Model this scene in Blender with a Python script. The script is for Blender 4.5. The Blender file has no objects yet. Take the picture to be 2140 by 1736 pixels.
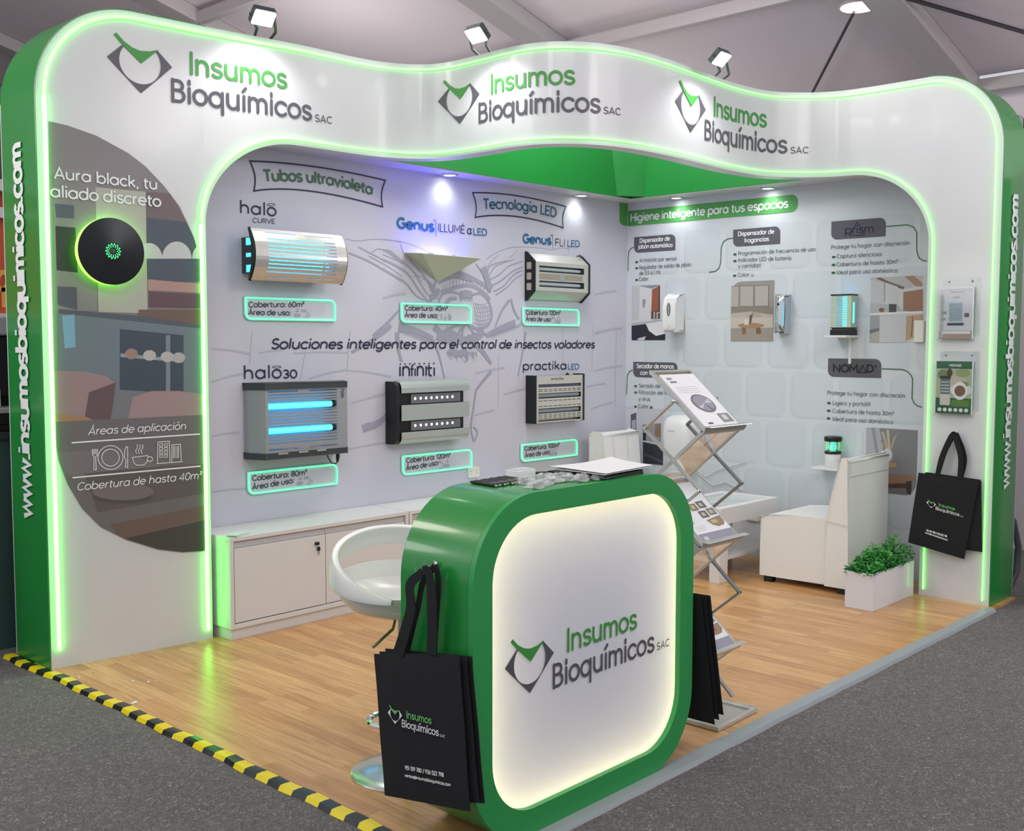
import bpy, math, random
from mathutils import Vector, Matrix
from mathutils.geometry import tessellate_polygon
random.seed(7)
PI = math.pi
SC = bpy.context.scene
COL = SC.collection

# ------------------------------------------------------------ camera, world, added fill lights, exposure
FPX = 2259.42                                   # focal length in pixels of the 2140 x 1736 frame
PITCH, ROLL, YAW = 1.50120211, 0.00170163, -0.819848346
CAM = Vector((0, 0, 1.6))
CR = Matrix.Rotation(YAW, 3, 'Z') @ Matrix.Rotation(PITCH, 3, 'X') @ Matrix.Rotation(ROLL, 3, 'Z')
cd = bpy.data.cameras.new('camera'); cam = bpy.data.objects.new('camera', cd); COL.objects.link(cam)
cam.matrix_world = Matrix.Translation(CAM) @ CR.to_4x4()
cd.sensor_fit = 'HORIZONTAL'; cd.sensor_width = 36; cd.lens = FPX / 2140 * 36
cd.clip_start = 0.05; cd.clip_end = 200
SC.camera = cam

W = bpy.data.worlds.new('hall_air'); SC.world = W; W.use_nodes = True
W.node_tree.nodes['Background'].inputs[0].default_value = (0.80, 0.82, 0.90, 1)
W.node_tree.nodes['Background'].inputs[1].default_value = 0.7

def area(name, loc, aim, sx, sy, power, col=(1, .97, .93)):
    l = bpy.data.lights.new(name, 'AREA'); l.shape = 'RECTANGLE'; l.size = sx; l.size_y = sy
    l.energy = power; l.color = col
    o = bpy.data.objects.new(name, l); COL.objects.link(o); o.location = loc
    o.rotation_euler = (Vector(aim) - Vector(loc)).to_track_quat('-Z', 'Y').to_euler()
    return o
def hall_fill(loc, power, r=.35, col=(1, .97, .94)):
    l = bpy.data.lights.new('hall_fill', 'POINT'); l.energy = power; l.shadow_soft_size = r; l.color = col
    o = bpy.data.objects.new('hall_fill', l); COL.objects.link(o); o.location = loc
# unseen fill lights added to brighten the stand, its green sides and the roof
area('hall_fill', (1.0, 0.6, 4.7), (2.4, 3.4, 0.6), 2.5, 1.5, 46)
area('hall_fill', (5.2, -0.3, 3.9), (5.6, 3.4, 0.4), 2.5, 1.2, 38)
area('hall_fill', (-1.0, 5.4, 4.6), (2.2, 4.9, 1.0), 1.5, 2.0, 42)
area('hall_fill', (5.3, 4.5, 4.0), (5.3, 4.3, 0), 1.6, 1.2, 34, (1, .98, .98))
hall_fill((0.2, 2.0, 4.3), 62); hall_fill((4.4, 0.4, 3.7), 46); hall_fill((0.4, 6.6, 4.2), 95, col=(1, .9, .8)); hall_fill((7.9, 0.4, 2.6), 60); hall_fill((-0.6, 6.2, 2.4), 46)
hall_fill((5.2, 7.2, 3.3), 52); hall_fill((7.8, 6.2, 2.6), 36); hall_fill((5.4, 4.5, 3.55), 30)

SC.view_settings.view_transform = 'Standard'
SC.view_settings.look = 'None'
SC.view_settings.gamma = 1.0
SC.view_settings.use_curve_mapping = False
SC.view_settings.exposure = 0.12

# ------------------------------------------------------------ pixel -> place helpers (photo frame 2140 x 1736)
def ray(u, v): return CR @ Vector(((u - 1070) / FPX, -(v - 868) / FPX, -1.0))
def on(ax, u, v, val):
    d = ray(u, v); return CAM + d * ((val - CAM[ax]) / d[ax])

YA, XB = 5.30, 7.03                             # faces of the two back walls
class Plane:                                    # a flat surface with its own 2-D coordinates
    def __init__(s, o, ea, eb, n): s.o, s.ea, s.eb, s.n = Vector(o), Vector(ea), Vector(eb), Vector(n)
    def px(s, u, v):
        d = ray(u, v); p = CAM + d * ((s.o - CAM).dot(s.n) / d.dot(s.n)); q = p - s.o
        return (q.dot(s.ea), q.dot(s.eb))
    def m(s, a, b, off=0.0): return s.o + s.ea * a + s.eb * b + s.n * off
def planeY(y): return Plane((0, y, 0), (1, 0, 0), (0, 0, 1), (0, -1, 0))
def planeX(x): return Plane((x, 0, 0), (0, -1, 0), (0, 0, 1), (-1, 0, 0))
def planeZ(z): return Plane((0, 0, z), (1, 0, 0), (0, 1, 0), (0, 0, 1))
WA, WB = planeY(YA), planeX(XB)

# plan of the wavy arch front, from the left pillar round to the right pillar
_ctl = [(3.08, 5.07), (3.6, 4.995), (4.0, 4.972), (4.2, 4.93), (4.36, 4.83), (4.44, 4.67), (4.452, 4.4), (4.452, 4.15),
        (4.50, 3.97), (4.615, 3.83), (4.78, 3.74), (5.0, 3.69), (5.33, 3.68), (5.65, 3.695), (6.04, 3.705), (6.36, 3.655),
        (6.55, 3.515), (6.66, 3.34), (6.692, 3.14), (6.694, 2.95), (6.69, 2.72)]
def _cr(P, n):
    out = []
    for i in range(len(P) - 1):
        p0 = P[max(i - 1, 0)]; p1 = P[i]; p2 = P[i + 1]; p3 = P[min(i + 2, len(P) - 1)]
        for k in range(n):
            t = k / n
            out.append(tuple(.5 * (2 * p1[j] + (p2[j] - p0[j]) * t + (2 * p0[j] - 5 * p1[j] + 4 * p2[j] - p3[j]) * t * t +
                                   (3 * p1[j] - p0[j] - 3 * p2[j] + p3[j]) * t ** 3) for j in (0, 1)))
    return out + [P[-1]]
PATH = [(2.243, 5.15)] + _cr(_ctl, 10) + [(6.664, 2.283)]
SS = [0.0]
for i in range(1, len(PATH)): SS.append(SS[-1] + math.dist(PATH[i], PATH[i - 1]))
STOT = SS[-1]; S1 = SS[1]; S2 = SS[-2]          # S1, S2: inner edges of the pillars
class Fascia:
    def at(s, a):
        a = min(max(a, 0), STOT)
        i = 0
        lo, hi = 0, len(SS) - 1
        while hi - lo > 1:
            mid = (lo + hi) // 2
            if SS[mid] <= a: lo = mid
            else: hi = mid
        t = (a - SS[lo]) / (SS[hi] - SS[lo]); p, q = PATH[lo], PATH[hi]
        dx, dy = q[0] - p[0], q[1] - p[1]; L = math.hypot(dx, dy)
        def nrm(k):
            a0, b0 = PATH[max(k - 1, 0)], PATH[min(k + 1, len(PATH) - 1)]
            ex, ey = b0[0] - a0[0], b0[1] - a0[1]; l = math.hypot(ex, ey); return (ey / l, -ex / l)
        if lo == 0 or hi == len(SS) - 1: n = (dy / L, -dx / L)
        else:
            n0, n1 = nrm(lo), nrm(hi); n = (n0[0] * (1 - t) + n1[0] * t, n0[1] * (1 - t) + n1[1] * t)
            l = math.hypot(*n); n = (n[0] / l, n[1] / l)
        return (p[0] + dx * t, p[1] + dy * t), n
    def m(s, a, b, off=0.0):
        p, n = s.at(a); return Vector((p[0] + n[0] * off, p[1] + n[1] * off, b))
    def px(s, u, v):
        d = ray(u, v); best = None
        for i in range(len(PATH) - 1):
            (x0, y0), (x1, y1) = PATH[i], PATH[i + 1]
            ex, ey = x1 - x0, y1 - y0; den = d.x * ey - d.y * ex
            if abs(den) < 1e-9: continue
            t = (x0 * ey - y0 * ex) / den; k = (x0 * d.y - y0 * d.x) / den
            if t > 0 and -1e-3 <= k <= 1.001 and (best is None or t < best[0]):
                best = (t, SS[i] + k * (SS[i + 1] - SS[i]), CAM.z + d.z * t)
        if best is None: return (0, 0)
        return best[1], best[2]
FA = Fascia()

# ------------------------------------------------------------ materials
def lin(c):
    f = lambda x: (x / 255 / 12.92) if x <= 10 else ((x / 255 + .055) / 1.055) ** 2.4
    return (f(c[0]), f(c[1]), f(c[2]), 1)
MATS = {}
def mat(name, c=(200, 200, 200), rough=.5, metal=0., emit=0., ecol=None, spec=.5, alpha=1., trans=0., ior=1.45, coat=0., bump=None, var=None):
    if name in MATS: return MATS[name]
    m = bpy.data.materials.new(name); m.use_nodes = True; nt = m.node_tree; b = nt.nodes['Principled BSDF']
    b.inputs['Base Color'].default_value = lin(c); b.inputs['Roughness'].default_value = rough
    b.inputs['Metallic'].default_value = metal; b.inputs['Specular IOR Level'].default_value = spec
    b.inputs['IOR'].default_value = ior; b.inputs['Coat Weight'].default_value = coat; b.inputs['Coat Roughness'].default_value = .08
    b.inputs['Alpha'].default_value = alpha; b.inputs['Transmission Weight'].default_value = trans
    if emit:
        b.inputs['Emission Strength'].default_value = emit; b.inputs['Emission Color'].default_value = (*(ecol or (1, 1, 1)), 1)
    if var or bump:
        tc = nt.nodes.new('ShaderNodeTexCoord'); nz = nt.nodes.new('ShaderNodeTexNoise')
        nz.inputs['Scale'].default_value = (var or bump)[0]; nz.inputs['Detail'].default_value = 4
        nt.links.new(tc.outputs['Object'], nz.inputs['Vector'])
        if var:
            mx = nt.nodes.new('ShaderNodeMixRGB'); mx.inputs[1].default_value = lin(c); mx.inputs[2].default_value = lin(var[1])
            nt.links.new(nz.outputs['Fac'], mx.inputs[0]); nt.links.new(mx.outputs[0], b.inputs['Base Color'])
        if bump:
            bp = nt.nodes.new('ShaderNodeBump'); bp.inputs['Strength'].default_value = bump[1]; bp.inputs['Distance'].default_value = .01
            nt.links.new(nz.outputs['Fac'], bp.inputs['Height']); nt.links.new(bp.outputs[0], b.inputs['Normal'])
    MATS[name] = m; return m

M_white = mat('white_laminate', (222, 221, 221), .42, var=(3, (216, 216, 217)))
M_fascia = mat('white_vinyl', (212, 213, 217), .32, coat=.15)
M_green = mat('green_vinyl', (34, 135, 58), .28, coat=.3)
M_greenface = mat('green_vinyl_matt', (46, 150, 78), .38)
M_soffit = mat('soffit_white', (205, 208, 208), .5)
M_wallA = mat('printed_wall_lilac', (203, 203, 216), .45, var=(1.3, (197, 198, 211)))
M_wallB = mat('printed_wall_grey', (205, 212, 217), .45)
M_led = mat('green_light_tube', (210, 255, 200), .4, emit=2.3, ecol=(.13, 1.0, .11))
M_led2 = mat('bright_green_light_tube', (210, 255, 200), .4, emit=7.5, ecol=(.085, 1.0, .07))
M_ledc = mat('cyan_green_light_tube', (150, 255, 210), .4, emit=1.12, ecol=(.06, .88, .34))
M_ink = mat('print_navy', (30, 36, 66), .5)
M_inkgrey = mat('print_slate', (70, 80, 92), .5)
M_textgrey = mat('print_text_grey', (92, 100, 108), .5)
M_logodark = mat('print_dark_grey', (88, 86, 96), .42)
M_logogreen = mat('print_green', (66, 148, 66), .42)
M_bannergreen = mat('print_banner_green', (70, 112, 84), .5)
M_teal = mat('print_teal', (38, 92, 124), .5)
M_blue = mat('print_blue', (44, 104, 150), .5)
M_white_ink = mat('print_white', (232, 236, 236), .5)
M_label = mat('print_label_grey', (88, 88, 96), .5)
M_greenbox = mat('print_green_box', (82, 160, 84), .5)
M_darkgreen = mat('print_dark_green', (40, 92, 58), .5)
M_fly = mat('print_fly_grey', (160, 161, 180), .5)
M_fly2 = mat('print_fly_pale', (180, 181, 198), .5)
M_tileprint = mat('print_tile_shadow', (195, 203, 209), .5)
M_tilefill = mat('print_tile_fill', (199, 207, 213), .5)
M_alu = mat('brushed_aluminium', (196, 198, 196), .3, metal=.55)
M_aludark = mat('dark_aluminium', (128, 132, 134), .36, metal=.5)
M_chrome = mat('chrome', (225, 228, 230), .1, metal=1)
M_silver = mat('silver_paint', (178, 180, 178), .4, metal=.45)
M_black = mat('black_plastic', (22, 26, 28), .42)
M_blackdisc = mat('black_brushed_disc', (34, 38, 40), .3, metal=.6)
M_charcoal = mat('charcoal_plastic', (58, 66, 70), .45)
M_bag = mat('black_nonwoven_fabric', (25, 27, 30), .85, bump=(400, .25))
M_leather = mat('white_leatherette', (233, 233, 231), .42, bump=(55, .06))
M_plastic = mat('white_plastic', (226, 228, 228), .3)
M_offwhite = mat('cream_plastic', (226, 226, 218), .4)
M_paper = mat('white_paper', (232, 232, 236), .6)
M_glass = mat('clear_acrylic', (240, 246, 246), .06, trans=1., ior=1.3, alpha=.45)
M_film = mat('clear_wrapper', (238, 242, 242), .1, alpha=.3, spec=1.0)
M_uv = mat('uv_tube', (120, 230, 255), .3, emit=4.2, ecol=(.02, .50, 1.0))
M_uvpale = mat('unlit_tube', (196, 206, 214), .2)
M_white_lamp = mat('white_lamp', (255, 255, 255), .3, emit=14, ecol=(1, 1, 1))
M_dl = mat('downlight_lamp', (255, 255, 255), .3, emit=9, ecol=(1, 1, 1))
M_dot = mat('white_light_dot', (255, 255, 255), .3, emit=5, ecol=(.75, .9, 1))
M_warm = mat('warm_backlight', (255, 244, 210), .4, emit=9.5, ecol=(1, .86, .56))
M_wirewhite = mat('white_cord', (215, 218, 218), .4)

# ------------------------------------------------------------ mesh building
def rrect(x0, x1, z0, z1, r, n=8, which=(1, 1, 1, 1)):       # corners: BL, BR, TR, TL
    if not isinstance(r, (list, tuple)): r = [r * w for w in which]
    out = []
    for (cx, cz, a0), q in zip(((x0, z0, 180), (x1, z0, 270), (x1, z1, 0), (x0, z1, 90)), r):
        if q <= 1e-6: out.append((cx, cz)); continue
        ox = cx + q if cx == x0 else cx - q; oz = cz + q if cz == z0 else cz - q
        for k in range(n + 1):
            a = math.radians(a0 + 90 * k / n); out.append((ox + q * math.cos(a), oz + q * math.sin(a)))
    return out
def ell(cx, cy, rx, ry, a0=0, a1=360, n=24):
    return [(cx + rx * math.cos(math.radians(a0 + (a1 - a0) * k / n)), cy + ry * math.sin(math.radians(a0 + (a1 - a0) * k / n))) for k in range(n + 1)]

class MB:
    def __init__(s): s.v = []; s.f = []
    def add(s, vs, fs):
        b = len(s.v); s.v += [Vector(p) for p in vs]; s.f += [tuple(i + b for i in f) for f in fs]; return s
    def box(s, x0, x1, y0, y1, z0, z1):
        x0, x1 = min(x0, x1), max(x0, x1); y0, y1 = min(y0, y1), max(y0, y1); z0, z1 = min(z0, z1), max(z0, z1)
        return s.add([(x0, y0, z0), (x1, y0, z0), (x1, y1, z0), (x0, y1, z0), (x0, y0, z1), (x1, y0, z1), (x1, y1, z1), (x0, y1, z1)],
                     [(0, 3, 2, 1), (4, 5, 6, 7), (0, 1, 5, 4), (1, 2, 6, 5), (2, 3, 7, 6), (3, 0, 4, 7)])
    def bar(s, p, q, w, h, up=(0, 0, 1)):
        p, q = Vector(p), Vector(q); d = (q - p).normalized(); up = Vector(up)
        if abs(d.dot(up)) > .98: up = Vector((1, 0, 0))
        a = d.cross(up).normalized() * w / 2; b = a.cross(d).normalized() * h / 2
        vs = [p - a - b, p + a - b, p + a + b, p - a + b, q - a - b, q + a - b, q + a + b, q - a + b]
        return s.add(vs, [(0, 1, 2, 3), (7, 6, 5, 4), (4, 5, 1, 0), (5, 6, 2, 1), (6, 7, 3, 2), (7, 4, 0, 3)])
    def tube(s, pts, r, n=8, closed=False, caps=True):
        P = [Vector(p) for p in pts]; N = len(P); rs = r if isinstance(r, (list, tuple)) else [r] * N
        rings = []; prev = None
        for i in range(N):
            t = (P[(i + 1) % N] - P[i - 1]) if closed else (P[min(i + 1, N - 1)] - P[max(i - 1, 0)])
            if t.length < 1e-9: t = Vector((0, 0, 1))
            t.normalize()
            if prev is None:
                ref = Vector((0, 0, 1)) if abs(t.z) < .9 else Vector((1, 0, 0)); a = t.cross(ref).normalized()
            else:
                a = prev - t * prev.dot(t); a = a.normalized() if a.length > 1e-6 else t.orthogonal().normalized()
            prev = a; b = t.cross(a)
            rings.append([P[i] + (a * math.cos(2 * PI * k / n) + b * math.sin(2 * PI * k / n)) * rs[i] for k in range(n)])
        vs = [p for R_ in rings for p in R_]; fs = []
        for i in range(N if closed else N - 1):
            j = (i + 1) % N
            for k in range(n): fs.append((i * n + k, i * n + (k + 1) % n, j * n + (k + 1) % n, j * n + k))
        if caps and not closed: fs += [tuple(range(n - 1, -1, -1)), tuple((N - 1) * n + k for k in range(n))]
        return s.add(vs, fs)
    def cyl(s, p, q, r0, r1=None, n=20): return s.tube([p, q], [r0, r0 if r1 is None else r1], n)
    def lathe(s, prof, o=(0, 0, 0), n=32, axis=None, up=None):   # prof: (radius, height)
        o = Vector(o); ax = Vector(axis or (0, 0, 1)).normalized(); a = ax.orthogonal().normalized(); b = ax.cross(a)
        vs = [o + (a * math.cos(2 * PI * k / n) + b * math.sin(2 * PI * k / n)) * r + ax * h for r, h in prof for k in range(n)]; fs = []
        for i in range(len(prof) - 1):
            for k in range(n): fs.append((i * n + k, i * n + (k + 1) % n, (i + 1) * n + (k + 1) % n, (i + 1) * n + k))
        if prof[0][0] > 1e-5: fs.append(tuple(range(n - 1, -1, -1)))
        if prof[-1][0] > 1e-5: fs.append(tuple((len(prof) - 1) * n + k for k in range(n)))
        return s.add(vs, fs)
    def sheet(s, poly, m, off=0.):                              # flat (or surface-following) polygon
        if len(poly) > 2 and math.dist(poly[0], poly[-1]) < 1e-7: poly = poly[:-1]
        t = tessellate_polygon([[Vector((a, b, 0)) for a, b in poly]])
        A = sum(poly[i - 1][0] * poly[i][1] - poly[i][0] * poly[i - 1][1] for i in range(len(poly)))
        return s.add([m(a, b, off) for a, b in poly], [tuple(q) for q in t])
    def prism(s, poly, m, c0, c1):                              # polygon extruded along the surface normal
        if math.dist(poly[0], poly[-1]) < 1e-7: poly = poly[:-1]
        n = len(poly); t = tessellate_polygon([[Vector((a, b, 0)) for a, b in poly]])
        vs = [m(a, b, c0) for a, b in poly] + [m(a, b, c1) for a, b in poly]
        fs = [tuple(q) for q in t] + [tuple(i + n for i in reversed(q)) for q in t]
        fs += [(i, (i + 1) % n, (i + 1) % n + n, i + n) for i in range(n)]
        return s.add(vs, fs)
    def ring(s, outer, inner, m, c0, c1):                       # frame between two polygons of equal count
        n = len(outer); vs = [m(a, b, c) for c in (c0, c1) for P in (outer, inner) for a, b in P]; fs = []
        for i in range(n):
            j = (i + 1) % n; o0, o1, i0, i1 = i, j, n + i, n + j
            fs += [(o0, o1, i1, i0), (2 * n + o0, 2 * n + i0, 2 * n + i1, 2 * n + o1), (o0, 2 * n + o0, 2 * n + o1, o1), (i0, i1, 2 * n + i1, 2 * n + i0)]
        return s.add(vs, fs)
    def ribbon(s, pts, w, m, off=0., closed=False, rnd=False):
        P = [pts[0]]
        for p in pts[1:]:
            if math.dist(p, P[-1]) > 1e-6: P.append(p)
        if closed and math.dist(P[0], P[-1]) < 1e-6: P = P[:-1]
        n = len(P); ws = w if isinstance(w, (list, tuple)) else [w] * n
        if n < 2: return s
        if len(ws) < n: ws = list(ws) + [ws[-1]] * (n - len(ws))
        vs = []
        for i in range(n):
            d0 = d1 = None
            if i > 0 or closed: d0 = (P[i][0] - P[i - 1][0], P[i][1] - P[i - 1][1])
            if i < n - 1 or closed: q = P[(i + 1) % n]; d1 = (q[0] - P[i][0], q[1] - P[i][1])
            d0 = d0 or d1; d1 = d1 or d0
            l0, l1 = math.hypot(*d0), math.hypot(*d1); n0 = (-d0[1] / l0, d0[0] / l0); n1 = (-d1[1] / l1, d1[0] / l1)
            nx, ny = n0[0] + n1[0], n0[1] + n1[1]; l = math.hypot(nx, ny)
            if l < .2: nx, ny, k = n0[0], n0[1], 1
            else: nx, ny = nx / l, ny / l; k = min(1 / max(nx * n0[0] + ny * n0[1], .35), 2)
            h = ws[i] / 2 * k
            vs += [m(P[i][0] + nx * h, P[i][1] + ny * h, off), m(P[i][0] - nx * h, P[i][1] - ny * h, off)]
        fs = [(2 * i, 2 * i + 1, 2 * ((i + 1) % n) + 1, 2 * ((i + 1) % n)) for i in range(n if closed else n - 1)]
        s.add(vs, fs)
        if rnd and not closed:
            for e, q in ((0, ws[0]), (n - 1, ws[n - 1])):
                s.sheet(ell(P[e][0], P[e][1], q / 2, q / 2, n=8)[:-1], m, off + 1.2e-5 + e * 1e-8)
        return s
    def build(s, name, material, parent=None, bevel=0., seg=2, smooth=True, origin=None, solid=0., subsurf=0):
        me = bpy.data.meshes.new(name)
        if parent is not None: org = ORG[parent]
        elif origin is not None: org = Vector(origin)
        else:
            xs = [p.x for p in s.v]; ys = [p.y for p in s.v]; zs = [p.z for p in s.v]
            org = Vector(((min(xs) + max(xs)) / 2, (min(ys) + max(ys)) / 2, min(zs)))
        me.from_pydata([p - org for p in s.v], [], s.f); me.update()
        o = bpy.data.objects.new(name, me); COL.objects.link(o); me.materials.append(material)
        if parent is not None: o.parent = parent
        else: o.location = org
        ORG[o] = org
        if smooth:
            me.shade_smooth(); me.set_sharp_from_angle(angle=math.radians(38))
        if solid:
            k = o.modifiers.new('thickness', 'SOLIDIFY'); k.thickness = solid; k.offset = 0
            if smooth and not bevel: k = o.modifiers.new('normals', 'WEIGHTED_NORMAL'); k.weight = 100; k.keep_sharp = True
        if bevel:
            k = o.modifiers.new('edges', 'BEVEL'); k.width = bevel; k.segments = seg; k.limit_method = 'ANGLE'; k.angle_limit = math.radians(40)
        if subsurf:
            k = o.modifiers.new('soft', 'SUBSURF'); k.levels = subsurf; k.render_levels = subsurf
        return o
ORG = {}
def tag(o, label, cat, group=None, kind=None):
    o['label'] = label; o['category'] = cat
    if group: o['group'] = group
    if kind: o['kind'] = kind
    return o
def thing(name, loc, label, cat, group=None):
    o = bpy.data.objects.new(name, None); COL.objects.link(o); o.location = loc; o.empty_display_size = .05
    ORG[o] = Vector(loc); return tag(o, label, cat, group)
def struct(o): o['kind'] = 'structure'; return o
def copy_tree(o, loc, label=None):
    c = o.copy(); COL.objects.link(c); c.location = loc; ORG[c] = Vector(loc)
    if label: c['label'] = label
    for ch in list(o.children):
        d = ch.copy(); COL.objects.link(d); d.parent = c
        for g in list(ch.children):
            e = g.copy(); COL.objects.link(e); e.parent = d
    return c

# ------------------------------------------------------------ single-line lettering (cap height = 1)
def A_(cx, cy, rx, ry, a0, a1, n=10): return ell(cx, cy, rx, ry, a0, a1, n)
_c = lambda cx: A_(cx, .36, .32, .31, 0, 360, 18)
_acc = lambda x, z=.9: [(x - .05, z), (x + .1, z + .16)]
G = {
 'a': (.80, [_c(.37), [(.69, .69), (.69, .05)]]), 'b': (.80, [_c(.42), [(.1, 1.03), (.1, .05)]]),
 'c': (.66, [A_(.37, .36, .32, .31, 42, 318, 14)]), 'd': (.80, [_c(.37), [(.69, 1.03), (.69, .05)]]),
 'e': (.74, [[(.07, .37), (.68, .37)] + A_(.37, .36, .32, .31, 8, 318, 15)]),
 'f': (.44, [[(.19, .04), (.19, .8)] + A_(.37, .8, .18, .2, 180, 80, 5), [(.03, .66), (.40, .66)]]),
 'g': (.80, [_c(.37), [(.69, .69), (.69, .04)] + A_(.38, .02, .31, .26, 0, -150, 9)]),
 'h': (.76, [[(.1, 1.03), (.1, .04)], A_(.37, .40, .27, .27, 180, 0, 9) + [(.64, .04)]]),
 'i': (.24, [[(.12, .69), (.12, .04)], [(.12, .86), (.12, 1.01)]]),
 'ı': (.24, [[(.12, .69), (.12, .04)]]),
 'j': (.24, [[(.12, .69), (.12, -.05)] + A_(-.06, -.05, .18, .2, 0, -80, 4), [(.12, .86), (.12, 1.01)]]),
 'k': (.66, [[(.1, 1.03), (.1, .04)], [(.55, .67), (.11, .3)], [(.26, .42), (.6, .04)]]),
 'l': (.24, [[(.12, 1.03), (.12, .04)]]),
 'm': (1.10, [[(.1, .69), (.1, .04)], A_(.325, .43, .225, .24, 180, 0, 8) + [(.55, .04)], A_(.775, .43, .225, .24, 180, 0, 8) + [(1.0, .04)]]),
 'n': (.76, [[(.1, .69), (.1, .04)], A_(.37, .40, .27, .27, 180, 0, 9) + [(.64, .04)]]),
 'o': (.74, [_c(.37)]), 'p': (.80, [_c(.42), [(.1, .69), (.1, -.27)]]), 'q': (.80, [_c(.37), [(.69, .69), (.69, -.27)]]),
 'r': (.46, [[(.1, .69), (.1, .04)], A_(.36, .38, .26, .29, 180, 82, 6)]),
 's': (.58, [A_(.30, .52, .21, .155, 25, 250, 9) + A_(.30, .2, .23, .155, 75, -155, 9)]),
 't': (.44, [[(.18, .9), (.18, .2)] + A_(.34, .2, .16, .15, 180, 285, 5), [(.03, .66), (.4, .66)]]),
 'u': (.76, [[(.1, .69), (.1, .32)] + A_(.37, .32, .27, .27, 180, 360, 9), [(.64, .69), (.64, .04)]]),
 'v': (.64, [[(.04, .68), (.32, .05), (.6, .68)]]), 'w': (.94, [[(.04, .68), (.25, .05), (.47, .66), (.69, .05), (.9, .68)]]),
 'x': (.62, [[(.06, .68), (.56, .04)], [(.56, .68), (.06, .04)]]), 'y': (.64, [[(.04, .68), (.33, .05)], [(.6, .68), (.2, -.27)]]),
 'z': (.6, [[(.06, .65), (.52, .65), (.06, .06), (.54, .06)]]),
 'A': (.84, [[(.05, .02), (.42, .97), (.79, .02)], [(.19, .32), (.65, .32)]]),
 'B': (.74, [[(.1, .98), (.1, .02)], [(.1, .53), (.38, .53)] + A_(.40, .29, .26, .24, 90, -90, 8) + [(.1, .05)], [(.1, .95), (.36, .95)] + A_(.37, .74, .22, .21, 90, -90, 7)]),
 'C': (.84, [A_(.47, .5, .4, .45, 42, 318, 16)]), 'D': (.86, [[(.1, .05), (.1, .95), (.36, .95)] + A_(.36, .5, .42, .45, 90, -90, 12) + [(.1, .05)]]),
 'E': (.66, [[(.6, .95), (.1, .95), (.1, .05), (.6, .05)], [(.1, .51), (.54, .51)]]), 'F': (.62, [[(.58, .95), (.1, .95), (.1, .02)], [(.1, .5), (.52, .5)]]),
 'G': (.90, [A_(.47, .5, .4, .45, 45, 350, 18) + [(.86, .48), (.5, .48)]]), 'H': (.84, [[(.1, 1), (.1, .02)], [(.74, 1), (.74, .02)], [(.1, .52), (.74, .52)]]),
 'I': (.26, [[(.13, .98), (.13, .02)]]), 'L': (.58, [[(.1, .98), (.1, .05), (.54, .05)]]),
 'M': (1.0, [[(.1, .02), (.1, .95), (.5, .3), (.9, .95), (.9, .02)]]), 'N': (.88, [[(.1, .02), (.1, .95), (.78, .05), (.78, .98)]]),
 'O': (.94, [A_(.47, .5, .41, .45, 0, 360, 22)]), 'P': (.70, [[(.1, .02), (.1, .98)], [(.1, .95), (.38, .95)] + A_(.38, .7, .26, .25, 90, -90, 8) + [(.1, .45)]]),
 'R': (.74, [[(.1, .02), (.1, .98)], [(.1, .95), (.38, .95)] + A_(.38, .7, .26, .25, 90, -90, 8) + [(.1, .45)], [(.36, .45), (.68, .02)]]),
 'S': (.68, [A_(.35, .72, .25, .23, 30, 255, 9) + A_(.34, .275, .28, .225, 72, -155, 10)]),
 'T': (.70, [[(.03, .95), (.67, .95)], [(.35, .95), (.35, .02)]]), 'U': (.82, [[(.1, .98), (.1, .36)] + A_(.41, .36, .31, .31, 180, 360, 10) + [(.72, .98)]]),
 'V': (.78, [[(.04, .97), (.39, .04), (.74, .97)]]), 'X': (.74, [[(.05, .97), (.68, .03)], [(.68, .97), (.05, .03)]]),
 '0': (.72, [A_(.36, .5, .3, .45, 0, 360, 20)]), '1': (.40, [[(.04, .8), (.24, .95), (.24, .02)]]),
 '2': (.64, [A_(.31, .69, .25, .26, 165, -35, 9) + [(.06, .05), (.6, .05)]]),
 '3': (.64, [A_(.3, .72, .23, .23, 150, -90, 9) + A_(.3, .27, .26, .22, 90, -150, 9)]),
 '4': (.70, [[(.5, .02), (.5, .95), (.05, .28), (.66, .28)]]), '5': (.64, [[(.54, .95), (.14, .95), (.1, .54)] + A_(.3, .33, .27, .28, 120, -150, 10)]),
 '6': (.66, [A_(.33, .33, .27, .28, 0, 360, 16), [(.08, .42), (.42, .96)]]), '7': (.6, [[(.05, .95), (.55, .95), (.2, .02)]]),
 '8': (.66, [A_(.33, .72, .22, .23, 0, 360, 14), A_(.33, .27, .27, .22, 0, 360, 14)]), '9': (.66, [A_(.33, .67, .27, .28, 0, 360, 16), [(.58, .58), (.24, .04)]]),
 ':': (.24, [[(.12, .02), (.12, .17)], [(.12, .52), (.12, .67)]]), '.': (.24, [[(.12, .0), (.12, .16)]]),
 ',': (.24, [[(.14, .1), (.08, -.12)]]), '/': (.5, [[(.08, -.1), (.42, 1.02)]]), '-': (.5, [[(.08, .4), (.42, .4)]]), '|': (.3, [[(.15, -.25), (.15, 1.2)]]),
 '@': (1.0, [A_(.5, .36, .44, .46, -50, 280, 18), A_(.48, .36, .2, .2, 0, 360, 12), [(.7, .56), (.72, .2)]]), ' ': (.32, []), '%': (.9, [A_(.2, .75, .15, .18, 0, 360, 12), A_(.68, .22, .15, .18, 0, 360, 12), [(.66, .96), (.22, .02)]]),
 '²': (.36, [A_(.17, .86, .11, .12, 165, -35, 6) + [(.05, .6), (.3, .6)]]), '®': (.3, [A_(.15, .9, .09, .09, 0, 360, 10)]),
 'α': (.72, [A_(.33, .36, .28, .31, 40, 320, 14), [(.68, .69), (.5, .36), (.68, .05)], [(.545, .56), (.5, .36), (.545, .16)]]),
}
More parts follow.
